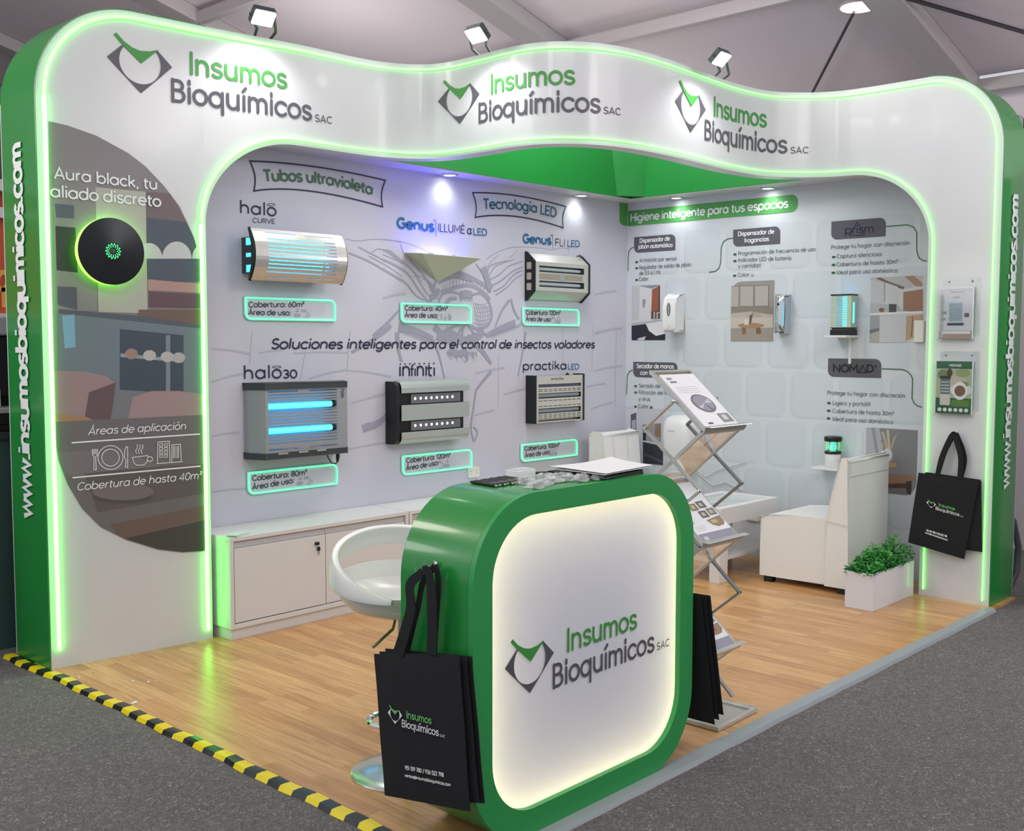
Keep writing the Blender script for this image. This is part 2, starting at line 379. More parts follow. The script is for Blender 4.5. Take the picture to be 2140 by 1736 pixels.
def _with(ch, extra): w, P = G[ch]; return (w, P + [extra])
G['á'] = _with('a', _acc(.37)); G['é'] = _with('e', _acc(.35)); G['ó'] = _with('o', _acc(.35))
G['í'] = (.24, [[(.12, .69), (.12, .04)], _acc(.12)]); G['Á'] = _with('A', _acc(.42, 1.06)); G['É'] = _with('E', _acc(.34, 1.06))
# the green company lettering: condensed rounded characters
def glyphs(s, track=0.):
    x = 0; out = []
    for ch in s:
        w, P = G[ch]; out += [[(x + a, b) for a, b in p] for p in P]; x += w + track
    return out
def text(mb, s, m, p0, p1, h, w=.13, shear=0., off=.0025, rnd=False, track=0.03, warp=None):
    P = glyphs(s, track); xs = [a for p in P for a, b in p]; x0, x1 = min(xs), max(xs)
    L = math.dist(p0, p1); kx = L / (x1 - x0) if x1 - x0 > 1e-6 else 0.; dx, dz = (p1[0] - p0[0]) / L, (p1[1] - p0[1]) / L
    for i, p in enumerate(P):
        q = []
        for a, b in p:
            t = (a - x0) * kx + b * shear * h; n = b * h
            q.append((p0[0] + dx * t, p0[1] + dz * t + n) if warp is None else warp(t / L, n))
        mb.ribbon(q, w * h, m, off + (i % 7) * 2.5e-5, closed=math.dist(p[0], p[-1]) < 1e-6 and len(p) > 4, rnd=rnd)
    return mb
def ptext(mb, S, s, pl, pr, cap, **k):                          # baseline given by two photo pixels, cap height in pixels
    a, b = S.px(*pl), S.px(*pr)
    t = S.px((pl[0] + pr[0]) / 2, (pl[1] + pr[1]) / 2 - cap); c = S.px((pl[0] + pr[0]) / 2, (pl[1] + pr[1]) / 2)
    return text(mb, s, S.m, a, b, t[1] - c[1], **k)
def ppoly(mb, S, pts, off, scale=None):
    if scale: sx, ox, oy = scale; pts = [(ox + x / sx, oy + y / sx) for x, y in pts]
    return mb.sheet([S.px(*p) for p in pts], S.m, off)
def pline(mb, S, pts, w, off, scale=None, closed=False, rnd=False):
    if scale: sx, ox, oy = scale; pts = [(ox + x / sx, oy + y / sx) for x, y in pts]
    return mb.ribbon([S.px(*p) for p in pts], w, S.m, off, closed=closed, rnd=rnd)

def logo(S, a0, b0, width, parent, dark, green, white=None, off=.004, tilt=0.):
    """emblem, two lines of lettering; a0, b0 = left corner of the emblem, width = whole mark"""
    k = width / 1.336
    T = lambda x, z: (a0 + (x - 2.533) * k, b0 + (z - 2.948) * k + (x - 2.533) * k * tilt)
    cx, cz, rx, rz = 2.709, 2.946, .1125, .1095
    arc = lambda d0, d1: [T(*p) for p in ell(cx, cz, rx, rz, d0, d1, 14)]
    e = MB(); m1, m2 = T(2.6205, 2.8675), T(2.7975, 2.8690)
    e.sheet([m1, T(2.533, 2.948), T(2.614, 3.022)] + arc(139, 226), S.m, off)
    e.sheet([m2, T(2.709, 2.789), m1] + arc(226, 314), S.m, off)
    e.sheet([T(2.806, 3.024), T(2.884, 2.951), m2] + arc(314, 403), S.m, off)
    e.build('emblem', dark, parent)
    v = MB().sheet([T(2.570, 3.067), T(2.585, 3.079), T(2.6235, 3.042), T(2.666, 3.018), T(2.708, 3.008), T(2.759, 3.013), T(2.812, 3.031),
                    T(2.713, 2.943), T(2.617, 3.021)], S.m, off + .001).build('emblem_beak', green, parent)
    h = k * .117
    text(MB(), 'Insumos', S.m, T(2.994, 2.932), T(3.559, 2.936), h, w=.145, off=off, rnd=True, track=.06).build('lettering', green, parent)
    b = MB(); text(b, 'Bioquímicos', S.m, T(2.885, 2.771), T(3.721, 2.777), h * 1.03, w=.145, off=off, rnd=True, track=.06)
    text(b, 'SAC', S.m, T(3.754, 2.777), T(3.869, 2.779), k * .043, w=.14, off=off, track=.1)
    b.build('lettering', white or dark, parent)

# ============================================================ SETTING: floors, tent, walls
def wood_mat():
    m = bpy.data.materials.new('wood_strip_vinyl'); m.use_nodes = True; nt = m.node_tree; b = nt.nodes['Principled BSDF']
    N = nt.nodes.new; Lk = nt.links.new
    tc = N('ShaderNodeTexCoord'); mp = N('ShaderNodeMapping'); mp.inputs['Rotation'].default_value = (0, 0, PI / 2)
    Lk(tc.outputs['Object'], mp.inputs['Vector'])
    br = N('ShaderNodeTexBrick'); br.offset = .37; br.inputs['Scale'].default_value = 1; br.inputs['Brick Width'].default_value = .62
    br.inputs['Row Height'].default_value = .066; br.inputs['Mortar Size'].default_value = .0007; br.inputs['Bias'].default_value = 0
    br.inputs['Color1'].default_value = lin((214, 170, 116)); br.inputs['Color2'].default_value = lin((190, 141, 91)); br.inputs['Mortar'].default_value = lin((150, 104, 62))
    Lk(mp.outputs[0], br.inputs['Vector'])
    m2 = N('ShaderNodeMapping'); m2.inputs['Scale'].default_value = (26, 1.6, 1); Lk(tc.outputs['Object'], m2.inputs['Vector'])
    nz = N('ShaderNodeTexNoise'); nz.inputs['Scale'].default_value = 2.2; nz.inputs['Detail'].default_value = 6; nz.inputs['Distortion'].default_value = .8
    Lk(m2.outputs[0], nz.inputs['Vector'])
    rp = N('ShaderNodeValToRGB'); rp.color_ramp.elements[0].position = .3; rp.color_ramp.elements[0].color = (.70, .64, .57, 1)
    rp.color_ramp.elements[1].position = .72; rp.color_ramp.elements[1].color = (1.16, 1.14, 1.1, 1); Lk(nz.outputs['Fac'], rp.inputs[0])
    mx = N('ShaderNodeMixRGB'); mx.blend_type = 'MULTIPLY'; mx.inputs[0].default_value = .85; Lk(br.outputs['Color'], mx.inputs[1]); Lk(rp.outputs[0], mx.inputs[2])
    Lk(mx.outputs[0], b.inputs['Base Color']); b.inputs['Roughness'].default_value = .3
    bp = N('ShaderNodeBump'); bp.inputs['Strength'].default_value = .12; bp.inputs['Distance'].default_value = .004
    n3 = N('ShaderNodeTexNoise'); n3.inputs['Scale'].default_value = 9; Lk(tc.outputs['Object'], n3.inputs['Vector']); Lk(n3.outputs['Fac'], bp.inputs['Height']); Lk(bp.outputs[0], b.inputs['Normal'])
    return m
def carpet_mat():
    m = bpy.data.materials.new('grey_needlefelt_carpet'); m.use_nodes = True; nt = m.node_tree; b = nt.nodes['Principled BSDF']
    N = nt.nodes.new; Lk = nt.links.new
    tc = N('ShaderNodeTexCoord'); n1 = N('ShaderNodeTexNoise'); n1.inputs['Scale'].default_value = 62; n1.inputs['Detail'].default_value = 5; n1.inputs['Distortion'].default_value = 2.2
    n2 = N('ShaderNodeTexNoise'); n2.inputs['Scale'].default_value = 3.5; n2.inputs['Detail'].default_value = 3
    Lk(tc.outputs['Object'], n1.inputs['Vector']); Lk(tc.outputs['Object'], n2.inputs['Vector'])
    rp = N('ShaderNodeValToRGB'); e = rp.color_ramp.elements; e[0].position = .3; e[0].color = lin((78, 77, 79)); e[1].position = .74; e[1].color = lin((166, 161, 158))
    k = e.new(.55); k.color = lin((103, 101, 101))
    Lk(n1.outputs['Fac'], rp.inputs[0])
    mx = N('ShaderNodeMixRGB'); mx.blend_type = 'MULTIPLY'; mx.inputs[0].default_value = .5; r2 = N('ShaderNodeValToRGB')
    r2.color_ramp.elements[0].color = (.72, .72, .74, 1); r2.color_ramp.elements[1].color = (1.2, 1.17, 1.14, 1); Lk(n2.outputs['Fac'], r2.inputs[0])
    Lk(rp.outputs[0], mx.inputs[1]); Lk(r2.outputs[0], mx.inputs[2]); Lk(mx.outputs[0], b.inputs['Base Color']); b.inputs['Roughness'].default_value = .95
    bp = N('ShaderNodeBump'); bp.inputs['Strength'].default_value = .6; bp.inputs['Distance'].default_value = .006; Lk(n1.outputs['Fac'], bp.inputs['Height']); Lk(bp.outputs[0], b.inputs['Normal'])
    return m
M_wood, M_carpet = wood_mat(), carpet_mat()
M_tent = mat('tent_fabric', (208, 198, 203), .7, var=(.8, (198, 189, 195)))
M_beam = mat('tent_beam', (168, 162, 164), .5)
M_cable = mat('dark_cable', (40, 36, 44), .6)

struct(MB().box(-6, 12, -4, 26, -.06, -.014).build('floor', M_carpet, smooth=False))
f2 = MB().box(2.225, 7.03, 2.245, 5.32, -.0139, 0).build('floor_wood', M_wood, smooth=False); struct(f2)

# grey edging tape along the aisle and yellow-black hazard tape along the open left edge
e = MB(); n = 40; P = [(2.2 + (6.62 - 2.2) * i / n, random.uniform(-.003, .003)) for i in range(n + 1)]
prof = [(2.292, .0025), (2.262, .004), (2.232, .002), (2.222, -.0135)]
vs = []; fs = []
for x, j in P:
    for k_, (y, z) in enumerate(prof): vs.append((x, y + j, z))
for i in range(n):
    for k_ in range(3): a = i * 4 + k_; fs.append((a, a + 4, a + 5, a + 1))
e.add(vs, fs); tag(e.build('floor_tape', mat('grey_cloth_tape', (150, 158, 162), .45), solid=.0015),
    'long grey tape along the front edge of the wooden floor', 'tape')
def hazard_mat():
    m = bpy.data.materials.new('yellow_black_hazard_tape'); m.use_nodes = True; nt = m.node_tree; b = nt.nodes['Principled BSDF']
    N = nt.nodes.new; Lk = nt.links.new
    tc = N('ShaderNodeTexCoord'); sp = N('ShaderNodeSeparateXYZ'); Lk(tc.outputs['UV'], sp.inputs[0])
    fr = N('ShaderNodeMath'); fr.operation = 'FRACT'; Lk(sp.outputs[0], fr.inputs[0])
    gt = N('ShaderNodeMath'); gt.operation = 'GREATER_THAN'; gt.inputs[1].default_value = .5; Lk(fr.outputs[0], gt.inputs[0])
    mx = N('ShaderNodeMixRGB'); mx.inputs[1].default_value = lin((236, 214, 26)); mx.inputs[2].default_value = lin((34, 38, 40)); Lk(gt.outputs[0], mx.inputs[0])
    Lk(mx.outputs[0], b.inputs['Base Color']); b.inputs['Roughness'].default_value = .25
    return m
e = MB(); n = 130; ys = [5.56 - (5.56 - 2.2) * i / n for i in range(n + 1)]; vs = []; fs = []; uv = []
for i, y in enumerate(ys):
    j = .004 * math.sin(y * 9) + .003 * math.sin(y * 23 + 1); h = .0025 + .0022 * max(0, math.sin(y * 17)) * (1.6 if y > 4.6 else .6)
    xo = -.018 * min(1, max(0, (y - 5.05) / .1))
    for x, z in ((2.249, .0012), (2.226, .0022 + .3 * h), (2.205, .0016 + .2 * h), (2.195, -.0135)): vs.append((x + j + xo, y, z))
    uv.append((5.56 - y) / .148)
for i in range(n):
    for k_ in range(3): a = i * 4 + k_; fs.append((a, a + 1, a + 5, a + 4))
e.add(vs, fs); o = e.build('hazard_tape', hazard_mat(), solid=.001, smooth=False)
ul = o.data.uv_layers.new(name='UVMap')
for lp in o.data.loops: ul.data[lp.index].uv = (uv[lp.vertex_index // 4], .5)
tag(o, 'yellow and black striped hazard tape along left floor edge', 'tape')

# tent roof, eaves wall, far end, rafters, purlins, cables
XE, ZE, KR = 8.6, 3.60, .26
rz = lambda x: ZE + KR * (XE - x) + .02
struct(MB().add([(-5, -4, rz(-5)), (XE, -4, rz(XE)), (XE, 26, rz(XE)), (-5, 26, rz(-5))], [(0, 1, 2, 3)]).build('ceiling', M_tent, smooth=False))
struct(MB().add([(8.75, -4, -.05), (8.75, 26, -.05), (8.75, 26, ZE), (8.75, -4, ZE)], [(0, 1, 2, 3)]).build('wall_east', M_tent, smooth=False))
struct(MB().add([(-5, 22, -.05), (8.75, 22, -.05), (8.75, 22, ZE), (-5, 22, rz(-5))], [(0, 1, 2, 3)]).build('wall_far', mat('tent_fabric_warm_lit', (196, 172, 146), .7), smooth=False))  # warmer light on the far fabric is put into its colour
ti = 1
for y in (3.26, 5.97, 8.75, 11.4):
    b = MB(); x0, x1 = -5, XE
    for w, dz in ((.24, .03), (.13, .16)):
        b.add([(x0, y - w / 2, rz(x0) - dz - .1), (x1, y - w / 2, rz(x1) - dz - .1), (x1, y + w / 2, rz(x1) - dz - .1), (x0, y + w / 2, rz(x0) - dz - .1),
               (x0, y - w / 2, rz(x0) - .005), (x1, y - w / 2, rz(x1) - .005), (x1, y + w / 2, rz(x1) - .005), (x0, y + w / 2, rz(x0) - .005)],
              [(0, 3, 2, 1), (4, 5, 6, 7), (0, 1, 5, 4), (1, 2, 6, 5), (2, 3, 7, 6), (3, 0, 4, 7)])
        break
    struct(b.build('trim_%d' % ti, M_beam, smooth=False)); ti += 1
for x in (8.6, 6.905, 5.23, 3.5):
    b = MB().box(x - .04, x + .04, -4, 24, rz(x) - .13, rz(x) - .03); struct(b.build('trim_%d' % ti, M_beam, bevel=.008)); ti += 1
c = MB().tube([(7.19, 3.49, 3.86), (8.42, 4.5, 3.56)], .012, 6); tag(c.build('tension_cable', M_cable), 'thin dark cable slanting down to the left under the tent roof', 'cable')
c = MB().tube([(7.2, 3.12, 3.88), (8.6, 2.1, 3.54)], .014, 6); tag(c.build('tension_cable', M_cable), 'thin dark cable at upper right running down to the right', 'cable')
t = thing('ceiling_lamp', (7.20, 3.46, 3.90), 'warm round lamp at the top edge under the tent roof', 'lamp')
MB().lathe([(.0, .06), (.10, .06), (.13, .02), (.135, 0)], (7.20, 3.46, 3.89), 20).build('lamp_shade', M_beam, t)
MB().lathe([(.0, 0), (.12, 0), (.12, .015), (0, .015)], (7.20, 3.46, 3.885), 20).build('bulb', mat('warm_lamp', (255, 240, 210), .4, emit=8, ecol=(1, .86, .62)), t)

# ---- the two printed back walls
def cut_wall(): pass
wall_a = struct(MB().box(2.34, XB, YA, YA + .18, 0, 2.69).build('wall_left', M_wallA, smooth=False))
wall_b = struct(MB().box(XB, XB + .12, 2.32, YA + .18, 0, 2.69).build('wall_right', M_wallB, smooth=False))
# soffit boxes over both walls: white underside, green upstand
s1 = MB().box(3.2, XB, 5.12, YA, 2.69, 2.73).box(6.83, XB, 2.75, 5.12, 2.69, 2.73)
sof = s1.build('trim_%d' % ti, M_soffit, smooth=False); struct(sof); ti += 1
g = MB().box(3.2, 6.83, 5.115, 5.13, 2.695, 3.2).box(6.825, 6.84, 2.75, 5.115, 2.695, 3.2)
g.add([(6.65, 5.114, 2.70), (6.824, 4.99, 2.70), (6.824, 4.93, 3.2), (6.55, 5.114, 3.2)], [(0, 1, 2, 3)])
g.build('upstand', M_green, sof, smooth=False)
DL = [((938, 365), 5.21), ((1212, 408), 5.21), ((1421, 414), None), ((1612, 394), None)]
NM = ['recessed downlight left of the others above the left wall', 'recessed downlight above the left wall, nearest the corner',
      'recessed downlight above the right wall, nearest the corner', 'rightmost recessed downlight above the green banner']
for (px, _), lb in zip(DL, NM):
    p = on(2, px[0], px[1], 2.688); p.x = min(p.x, XB - .07); p.y = min(p.y, YA - .07)
    t = thing('downlight', (p.x, p.y, 2.688), lb, 'light', 'downlights in the soffit')
    MB().lathe([(.036, 0), (.055, 0), (.055, -.006), (.048, -.010), (.037, -.006), (.036, 0)], p, 24).build('trim_ring', M_alu, t)
    MB().lathe([(0, -.003), (.037, -.003), (.037, 0), (0, 0)], p, 20).build('lens', M_dl, t)
    l = bpy.data.lights.new('downlight_beam', 'SPOT'); l.energy = 3; l.spot_size = math.radians(150); l.spot_blend = 1; l.shadow_soft_size = .035; l.color = (.97, 1, .99)
    lo = bpy.data.objects.new('downlight_beam', l); COL.objects.link(lo); lo.parent = t; lo.location = (0, 0, -.025)

# ============================================================ THE ARCH
ZT, ZB = 3.215, 2.668
arch = thing('exhibition_arch', (4.45, 4.4, 0), 'white wavy arch with green light strips over two pillars', 'arch')
def zhi(a):
    r = .47
    if a < r: return ZT - r + math.sqrt(max(0, r * r - (r - a) ** 2))
    if a > STOT - r: return ZT - r + math.sqrt(max(0, r * r - (a - STOT + r) ** 2))
    return ZT
def zlo(a):
    if a <= S1 or a >= S2: return 0.0
    rx, rz_ = .52, .47
    d = min(a - S1, (S2 - a))
    if d < rx: return ZB - rz_ + rz_ * math.sqrt(max(0, 1 - ((rx - d) / rx) ** 2))
    return ZB
def dens(a0, a1, step):
    n = max(2, int((a1 - a0) / step)); return [a0 + (a1 - a0) * i / n for i in range(n + 1)]
def ease(a0, a1, n, side): return [a0 + (a1 - a0) * ((1 - math.cos(PI / 2 * i / n)) if side else math.sin(PI / 2 * i / n)) for i in range(n + 1)]
TH = .10
def strip(cols):                                             # closed slab along columns [(s, lo, hi)]
    mb = MB(); vs = []; fs = []
    for a, lo, hi in cols: vs += [FA.m(a, lo), FA.m(a, hi), FA.m(a, hi, -TH), FA.m(a, lo, -TH)]
    for i in range(len(cols) - 1):
        p, q = i * 4, i * 4 + 4
        for k in range(4): fs.append((p + k, q + k, q + (k + 1) % 4, p + (k + 1) % 4))
    e = (len(cols) - 1) * 4; fs += [(0, 1, 2, 3), (e + 3, e + 2, e + 1, e)]
    return mb.add(vs, fs)
fm = MB()
colsL = [(a, 0, zhi(a)) for a in ease(0, .47, 18, True)] + [(a, 0, ZT) for a in dens(.47, S1, .1)[1:]]
colsM = [(a, zlo(a) if 0 < i else ZB - .47, zhi(a)) for i, a in enumerate(ease(S1, S1 + .52, 20, True))] + [(a, ZB, ZT) for a in dens(S1 + .52, S2 - .52, .025)[1:]] + \
        [(a, zlo(a) if a < S2 - 1e-6 else ZB - .47, zhi(a)) for a in ease(S2 - .52, S2, 20, False)[1:]]
colsR = [(a, 0, zhi(a)) for a in [S2] + ease(STOT - .43, STOT, 18, False)]
for c in (colsL, colsM, colsR):
    q = strip(c); fm.add(q.v, q.f)
fm.build('front_panel', M_fascia, arch)
# green outer sides that follow the rounded outline, and the inner cheeks of the pillars
def side(cols_s, d, name, dirv):
    mb = MB(); vs = []; fs = []; n = len(cols_s); dv = Vector(dirv)
    cen = FA.m(cols_s[0][0] + (.6 if cols_s[0][0] < 1 else -.6), 1.6)
    for k, (a, z) in enumerate(cols_s):
        p = FA.m(a, z, -.002); k0 = cols_s[max(k - 1, 0)]; k1 = cols_s[min(k + 1, n - 1)]; tn = (FA.m(*k1) - FA.m(*k0)).normalized()
        nr = tn.cross(dv).normalized()
        if nr.dot(p - cen) < 0: nr = -nr
        q = p + dv * d; vs += [p + nr * .006, q + nr * .006, q - nr * .006, p - nr * .006]
    for i in range(n - 1):
        for k in range(4): fs.append((4 * i + k, 4 * i + (k + 1) % 4, 4 * i + 4 + (k + 1) % 4, 4 * i + 4 + k))
    fs += [(3, 2, 1, 0), (4 * n - 4, 4 * n - 3, 4 * n - 2, 4 * n - 1)]
    return mb.add(vs, fs).build(name, M_green, arch)
side([(0, 0), (0, 1), (0, 2)] + [(a, zhi(a)) for a in ease(0, .47, 20, True)] + [(a, ZT) for a in (.6, S1)], .385, 'side_panel', (0, 1, 0))
side([(STOT, 0), (STOT, 1), (STOT, 2)] + [(a, zhi(a)) for a in reversed(ease(STOT - .47, STOT, 20, False))], .385, 'side_panel', (1, 0, 0))
MB().tube([(2.243, 5.537, 0), (2.243, 5.537, 2.75)], .007, 6).build('edge_trim', M_white, arch); MB().tube([(7.05, 2.283, 0), (7.05, 2.283, 2.75)], .007, 6).build('edge_trim', M_white, arch)
MB().box(3.06, 3.082, 5.08, 5.296, 0, 2.66).build('cheek_panel', M_white, arch, smooth=False); MB().box(6.69, 7.026, 2.70, 2.722, 0, 2.66).build('cheek_panel', M_white, arch, smooth=False)
# light tubes
def tube_path(pts, name, off=.011, m_=None):
    mb = MB(); mb.tube([FA.m(a, z, off) for a, z in pts], [.0100 if a < 1.0 else max(.0045, .0100 - .0040 * (a - 1.0) / .5 - .00035 * (a - 1.5)) for a, z in pts], 8); return mb.build(name, m_ or M_led, arch)
i_ = .036
out = [(i_, .09)] + [(i_, z) for z in (1, 2, ZT - .47)] + [(.47 - (.47 - i_) * math.cos(t), ZT - .47 + (.47 - i_) * math.sin(t)) for t in [PI / 2 * k / 16 for k in range(1, 17)]]
out += [(a, ZT - i_) for a in dens(.47, STOT - .47, .04)[1:]]
out += [(STOT - .47 + (.47 - i_) * math.sin(t), ZT - .47 + (.47 - i_) * math.cos(t)) for t in [PI / 2 * k / 16 for k in range(1, 17)]] + [(STOT - i_, z) for z in (2, 1, .03)]
tube_path(out[:4], 'light_tube', m_=M_led2); tube_path(out[3:], 'light_tube')
j_ = .03
inn = [(S1 - j_, .05)] + [(S1 - j_, z) for z in (1, 2, ZB - .47)] + [(S1 + .52 - (.52 + j_) * math.cos(t), ZB - .47 + (.47 + j_) * math.sin(t)) for t in [PI / 2 * k / 16 for k in range(1, 17)]]
inn += [(a, ZB + j_) for a in dens(S1 + .52, S2 - .52, .04)[1:]]
inn += [(S2 - .52 + (.52 + j_) * math.sin(t), ZB - .47 + (.47 + j_) * math.cos(t)) for t in [PI / 2 * k / 16 for k in range(1, 17)]] + [(S2 + j_, z) for z in (2, 1, .04)]
tube_path(inn[:4], 'light_tube', m_=M_led2); tube_path(inn[3:], 'light_tube')
# logos on the fascia
for (lx, ly), (rx_, ry_) in (((223, 118.4), (693, 275.2)), ((915.5, 212.6), (1295.5, 250)), ((1410.4, 211), (1688.7, 325))):
    a0, b0 = FA.px(lx, ly); a1, b1 = FA.px(rx_, ry_)
    logo(FA, a0, b0, a1 - a0, arch, M_logodark, M_logogreen)
# web address up both green sides
SL = Plane((2.235, 0, 0), (0, 0, 1), (0, 1, 0), (-1, 0, 0)); SR = Plane((0, 2.275, 0), (0, 0, 1), (-1, 0, 0), (0, -1, 0))
for S, p0, p1, wd, ink in ((SL, (68, 1081), (46.5, 301), .058, M_white_ink), (SR, (2092, 1020), (2113.5, 408), .058, M_white_ink)):
    a0 = S.px(*p0)[0]; a1 = S.px(*p1)[0]; bc = 5.295 if S is SL else -6.885
    if S is SR: bc = -(6.915)
    text(MB(), 'www.insumosbioquimicos.com', S.m, (a0, bc), (a1, bc), .132, w=.2, off=.004).build('web_address', ink, arch)
# ---- picture on the left pillar
pc = lambda n, c: mat('poster_' + n, c, .45)
def P4(x, y): return (x / 3.946, 320 + y / 3.946)
def P5(x, y): return (x / 3.946, 760 + y / 3.946)
po = [(100, 253), (140, 262), (200, 283), (268, 320), (304, 348), (342, 388), (375, 431), (405, 497), (421, 553), (426, 700), (430, 900), (433, 1150), (380, 1153), (330, 1147), (262, 1126), (210, 1100), (172, 1062), (142, 1012), (122, 962), (112, 905), (109, 700)]
polyS = [FA.px(*p) for p in po]
bgm = MB().sheet(polyS, FA.m, .002).build('poster', pc('wall', (128, 124, 126)), arch)
def clip(pts):                                              # keep the pieces inside the poster outline
    def inside(p, a, b): return (b[0] - a[0]) * (p[1] - a[1]) - (b[1] - a[1]) * (p[0] - a[0]) >= -1e-9
    C = po if sum(po[i - 1][0] * po[i][1] - po[i][0] * po[i - 1][1] for i in range(len(po))) > 0 else po[::-1]
    out = pts
    for i in range(len(C)):
        a, b = C[i - 1], C[i]; src = out; out = []
        for k in range(len(src)):
            p, q = src[k - 1], src[k]; ip, iq = inside(p, a, b), inside(q, a, b)
            if ip != iq:
                d1 = (b[0] - a[0]) * (p[1] - a[1]) - (b[1] - a[1]) * (p[0] - a[0]); d2 = (b[0] - a[0]) * (q[1] - a[1]) - (b[1] - a[1]) * (q[0] - a[0])
                t = d1 / (d1 - d2); out.append((p[0] + (q[0] - p[0]) * t, p[1] + (q[1] - p[1]) * t))
            if iq: out.append(q)
        if not out: return []
    return out
LAY = .0026
def piece(pts, c, name):
    global LAY
    q = clip([P4(*p) for p in pts]); LAY += .00012
    if len(q) > 2: MB().sheet([FA.px(*p) for p in q], FA.m, LAY).build('poster_print', pc(name, c), bgm)
piece([(380, 0), (1200, 0), (1200, 320), (780, 290), (780, 170), (380, 200)], (132, 126, 130), 'ceiling')
piece([(440, 130), (800, 130), (800, 1300), (440, 1300)], (136, 132, 132), 'backwall')
piece([(450, 415), (610, 430), (610, 540), (460, 530)], (86, 92, 104), 'blue_panel')
piece([(455, 600), (620, 615), (640, 985), (465, 965)], (48, 56, 50), 'oven')
piece([(785, 280), (1200, 320), (1215, 1320), (810, 1310)], (176, 176, 166), 'column')
piece([(1200, 320), (1400, 330), (1560, 600), (1205, 545)], (112, 98, 104), 'mauve')
piece([(1205, 530), (1800, 600), (1800, 1060), (1215, 1060)], (78, 84, 100), 'navy')
piece([(1215, 1040), (1800, 1090), (1800, 1160), (1220, 1130)], (176, 140, 136), 'shelf_fruit')
piece([(1225, 1140), (1800, 1170), (1800, 1280), (1225, 1270)], (100, 76, 84), 'shelf_dark')
piece([(1140, 1290), (1800, 1290), (1800, 1430), (1140, 1370)], (112, 92, 84), 'fruit')
for cx, rx, ry in ((1225, 112, 130), (1455, 122, 142), (1690, 110, 130)):
    piece([(cx + rx * math.cos(t), 870 - ry * math.sin(t)) for t in [PI * k / 14 for k in range(15)]], (196, 196, 200), 'lamp_shade_print')
piece([(470, 1100), (630, 1105), (635, 1290), (475, 1250)], (84, 88, 98), 'shadow_panel')
piece([(480, 1290), (1700, 1420), (1700, 2110), (480, 2110)], (112, 126, 134), 'counter_front')
piece([(480, 1285), (1140, 1340), (1700, 1425), (1700, 1450), (480, 1320)], (86, 92, 104), 'counter_top')
piece([(510, 1340), (610, 1330), (620, 1600), (530, 1610)], (128, 172, 196), 'blue_bottle')
piece([(985, 1450), (1510, 1500), (1510, 1980), (985, 1950)], (66, 78, 92), 'niche')
piece([(990, 1650), (1505, 1700), (1505, 1725), (990, 1680)], (148, 160, 164), 'niche_shelf'); piece([(1365, 1500), (1400, 1500), (1400, 1980), (1365, 1980)], (126, 138, 146), 'niche_post')
for cx, c in ((1080, (160, 132, 122)), (1230, (188, 182, 180)), (1375, (186, 182, 182)), (1470, (178, 176, 178))): piece(ell(cx, 1655 + (cx - 1080) * .08, 55, 45, n=10)[:-1], c, 'bowl%d' % cx)
piece([(480, 1960), (1700, 1990), (1700, 3300), (440, 3300)], (120, 122, 128), 'floor')
piece([(440, 1790), (700, 1800), (880, 1840), (950, 1900), (940, 2000), (905, 2220), (760, 2220), (440, 2150)], (156, 132, 134), 'armchair')
piece([(950, 1890), (940, 2000), (905, 2220), (690, 2210), (730, 1970)], (104, 84, 88), 'armchair_side')
piece([(1050, 2200), (1090, 2010), (1250, 1960), (1480, 1960), (1700, 1990), (1700, 2210)], (160, 138, 140), 'armchair_back')
piece([(440, 2150), (700, 2170), (780, 2205), (440, 2225)], (164, 128, 100), 'table_edge')
piece([(430, 2215), (1700, 2155), (1700, 3300), (430, 3300)], (112, 108, 110), 'table')
piece([(430, 2470), (1000, 2430), (1350, 2600), (700, 2660), (430, 2640)], (122, 118, 120), 'table_light')
piece([(690, 2640), (1320, 2580), (1700, 2560), (1700, 2800), (800, 2960)], (98, 92, 92), 'tray')
piece(ell(1010, 2830, 250, 60, n=16)[:-1], (84, 82, 82), 'plate_shadow'); piece(ell(1010, 2790, 255, 70, n=16)[:-1], (118, 112, 112), 'plate')
piece([(900, 3060), (1700, 2900), (1700, 3060), (1000, 3180)], (110, 94, 88), 'wood'); piece([(1000, 3180), (1700, 3020), (1700, 3320), (1000, 3320)], (72, 72, 70), 'dark_base')
OF = .0095
for st, pl, pr, cp, kw in (('Aura black, tu', (113, 374), (325, 397), 24, dict(w=.15)), ('aliado discreto', (105.5, 412), (334, 433), 25, dict(w=.15)), ('Áreas de aplicación', (183, 909), (385, 897), 16.5, dict(w=.12, shear=.2)), ('Cobertura de hasta 40m²', (160, 1025), (418, 1000), 16.5, dict(w=.12, shear=.2))):
    lt = MB(); ptext(lt, FA, st, pl, pr, cp, off=OF, **kw); lt.build('lettering', M_white_ink, bgm)
for pl, pr in ((P5(585, 650), P5(1643, 578)), (P5(592, 938), P5(1648, 842))): lt = MB(); pline(lt, FA, [pl, pr], .0075, OF); lt.build('rule', M_white_ink, bgm)
lt = MB()
def ic(pts, closed=False, w=.0038): pline(lt, FA, [P5(*p) for p in pts], w, OF, closed=closed)
ic(ell(905, 772, 103, 98)[:-1], True); ic(ell(905, 772, 72, 70)[:-1], True)
ic([(755, 702), (757, 750), (770, 765), (768, 872), (787, 872), (783, 765), (797, 750), (797, 700)])
for x in (766, 776, 786): ic([(x, 700), (x, 745)], w=.003)
ic([(1035, 682), (1022, 715), (1020, 770), (1032, 795), (1026, 850), (1046, 853), (1046, 685)], True)
ic([(1085, 770), (1215, 755)]); ic([(1085, 770), (1098, 815), (1120, 835), (1180, 832), (1205, 808), (1213, 760)]); ic(ell(1230, 784, 22, 20, n=12)[:-1], True)
for dx in (0, 22, 44): ic([(1120 + dx, 742), (1112 + dx, 715), (1128 + dx, 690), (1124 + dx, 662)])
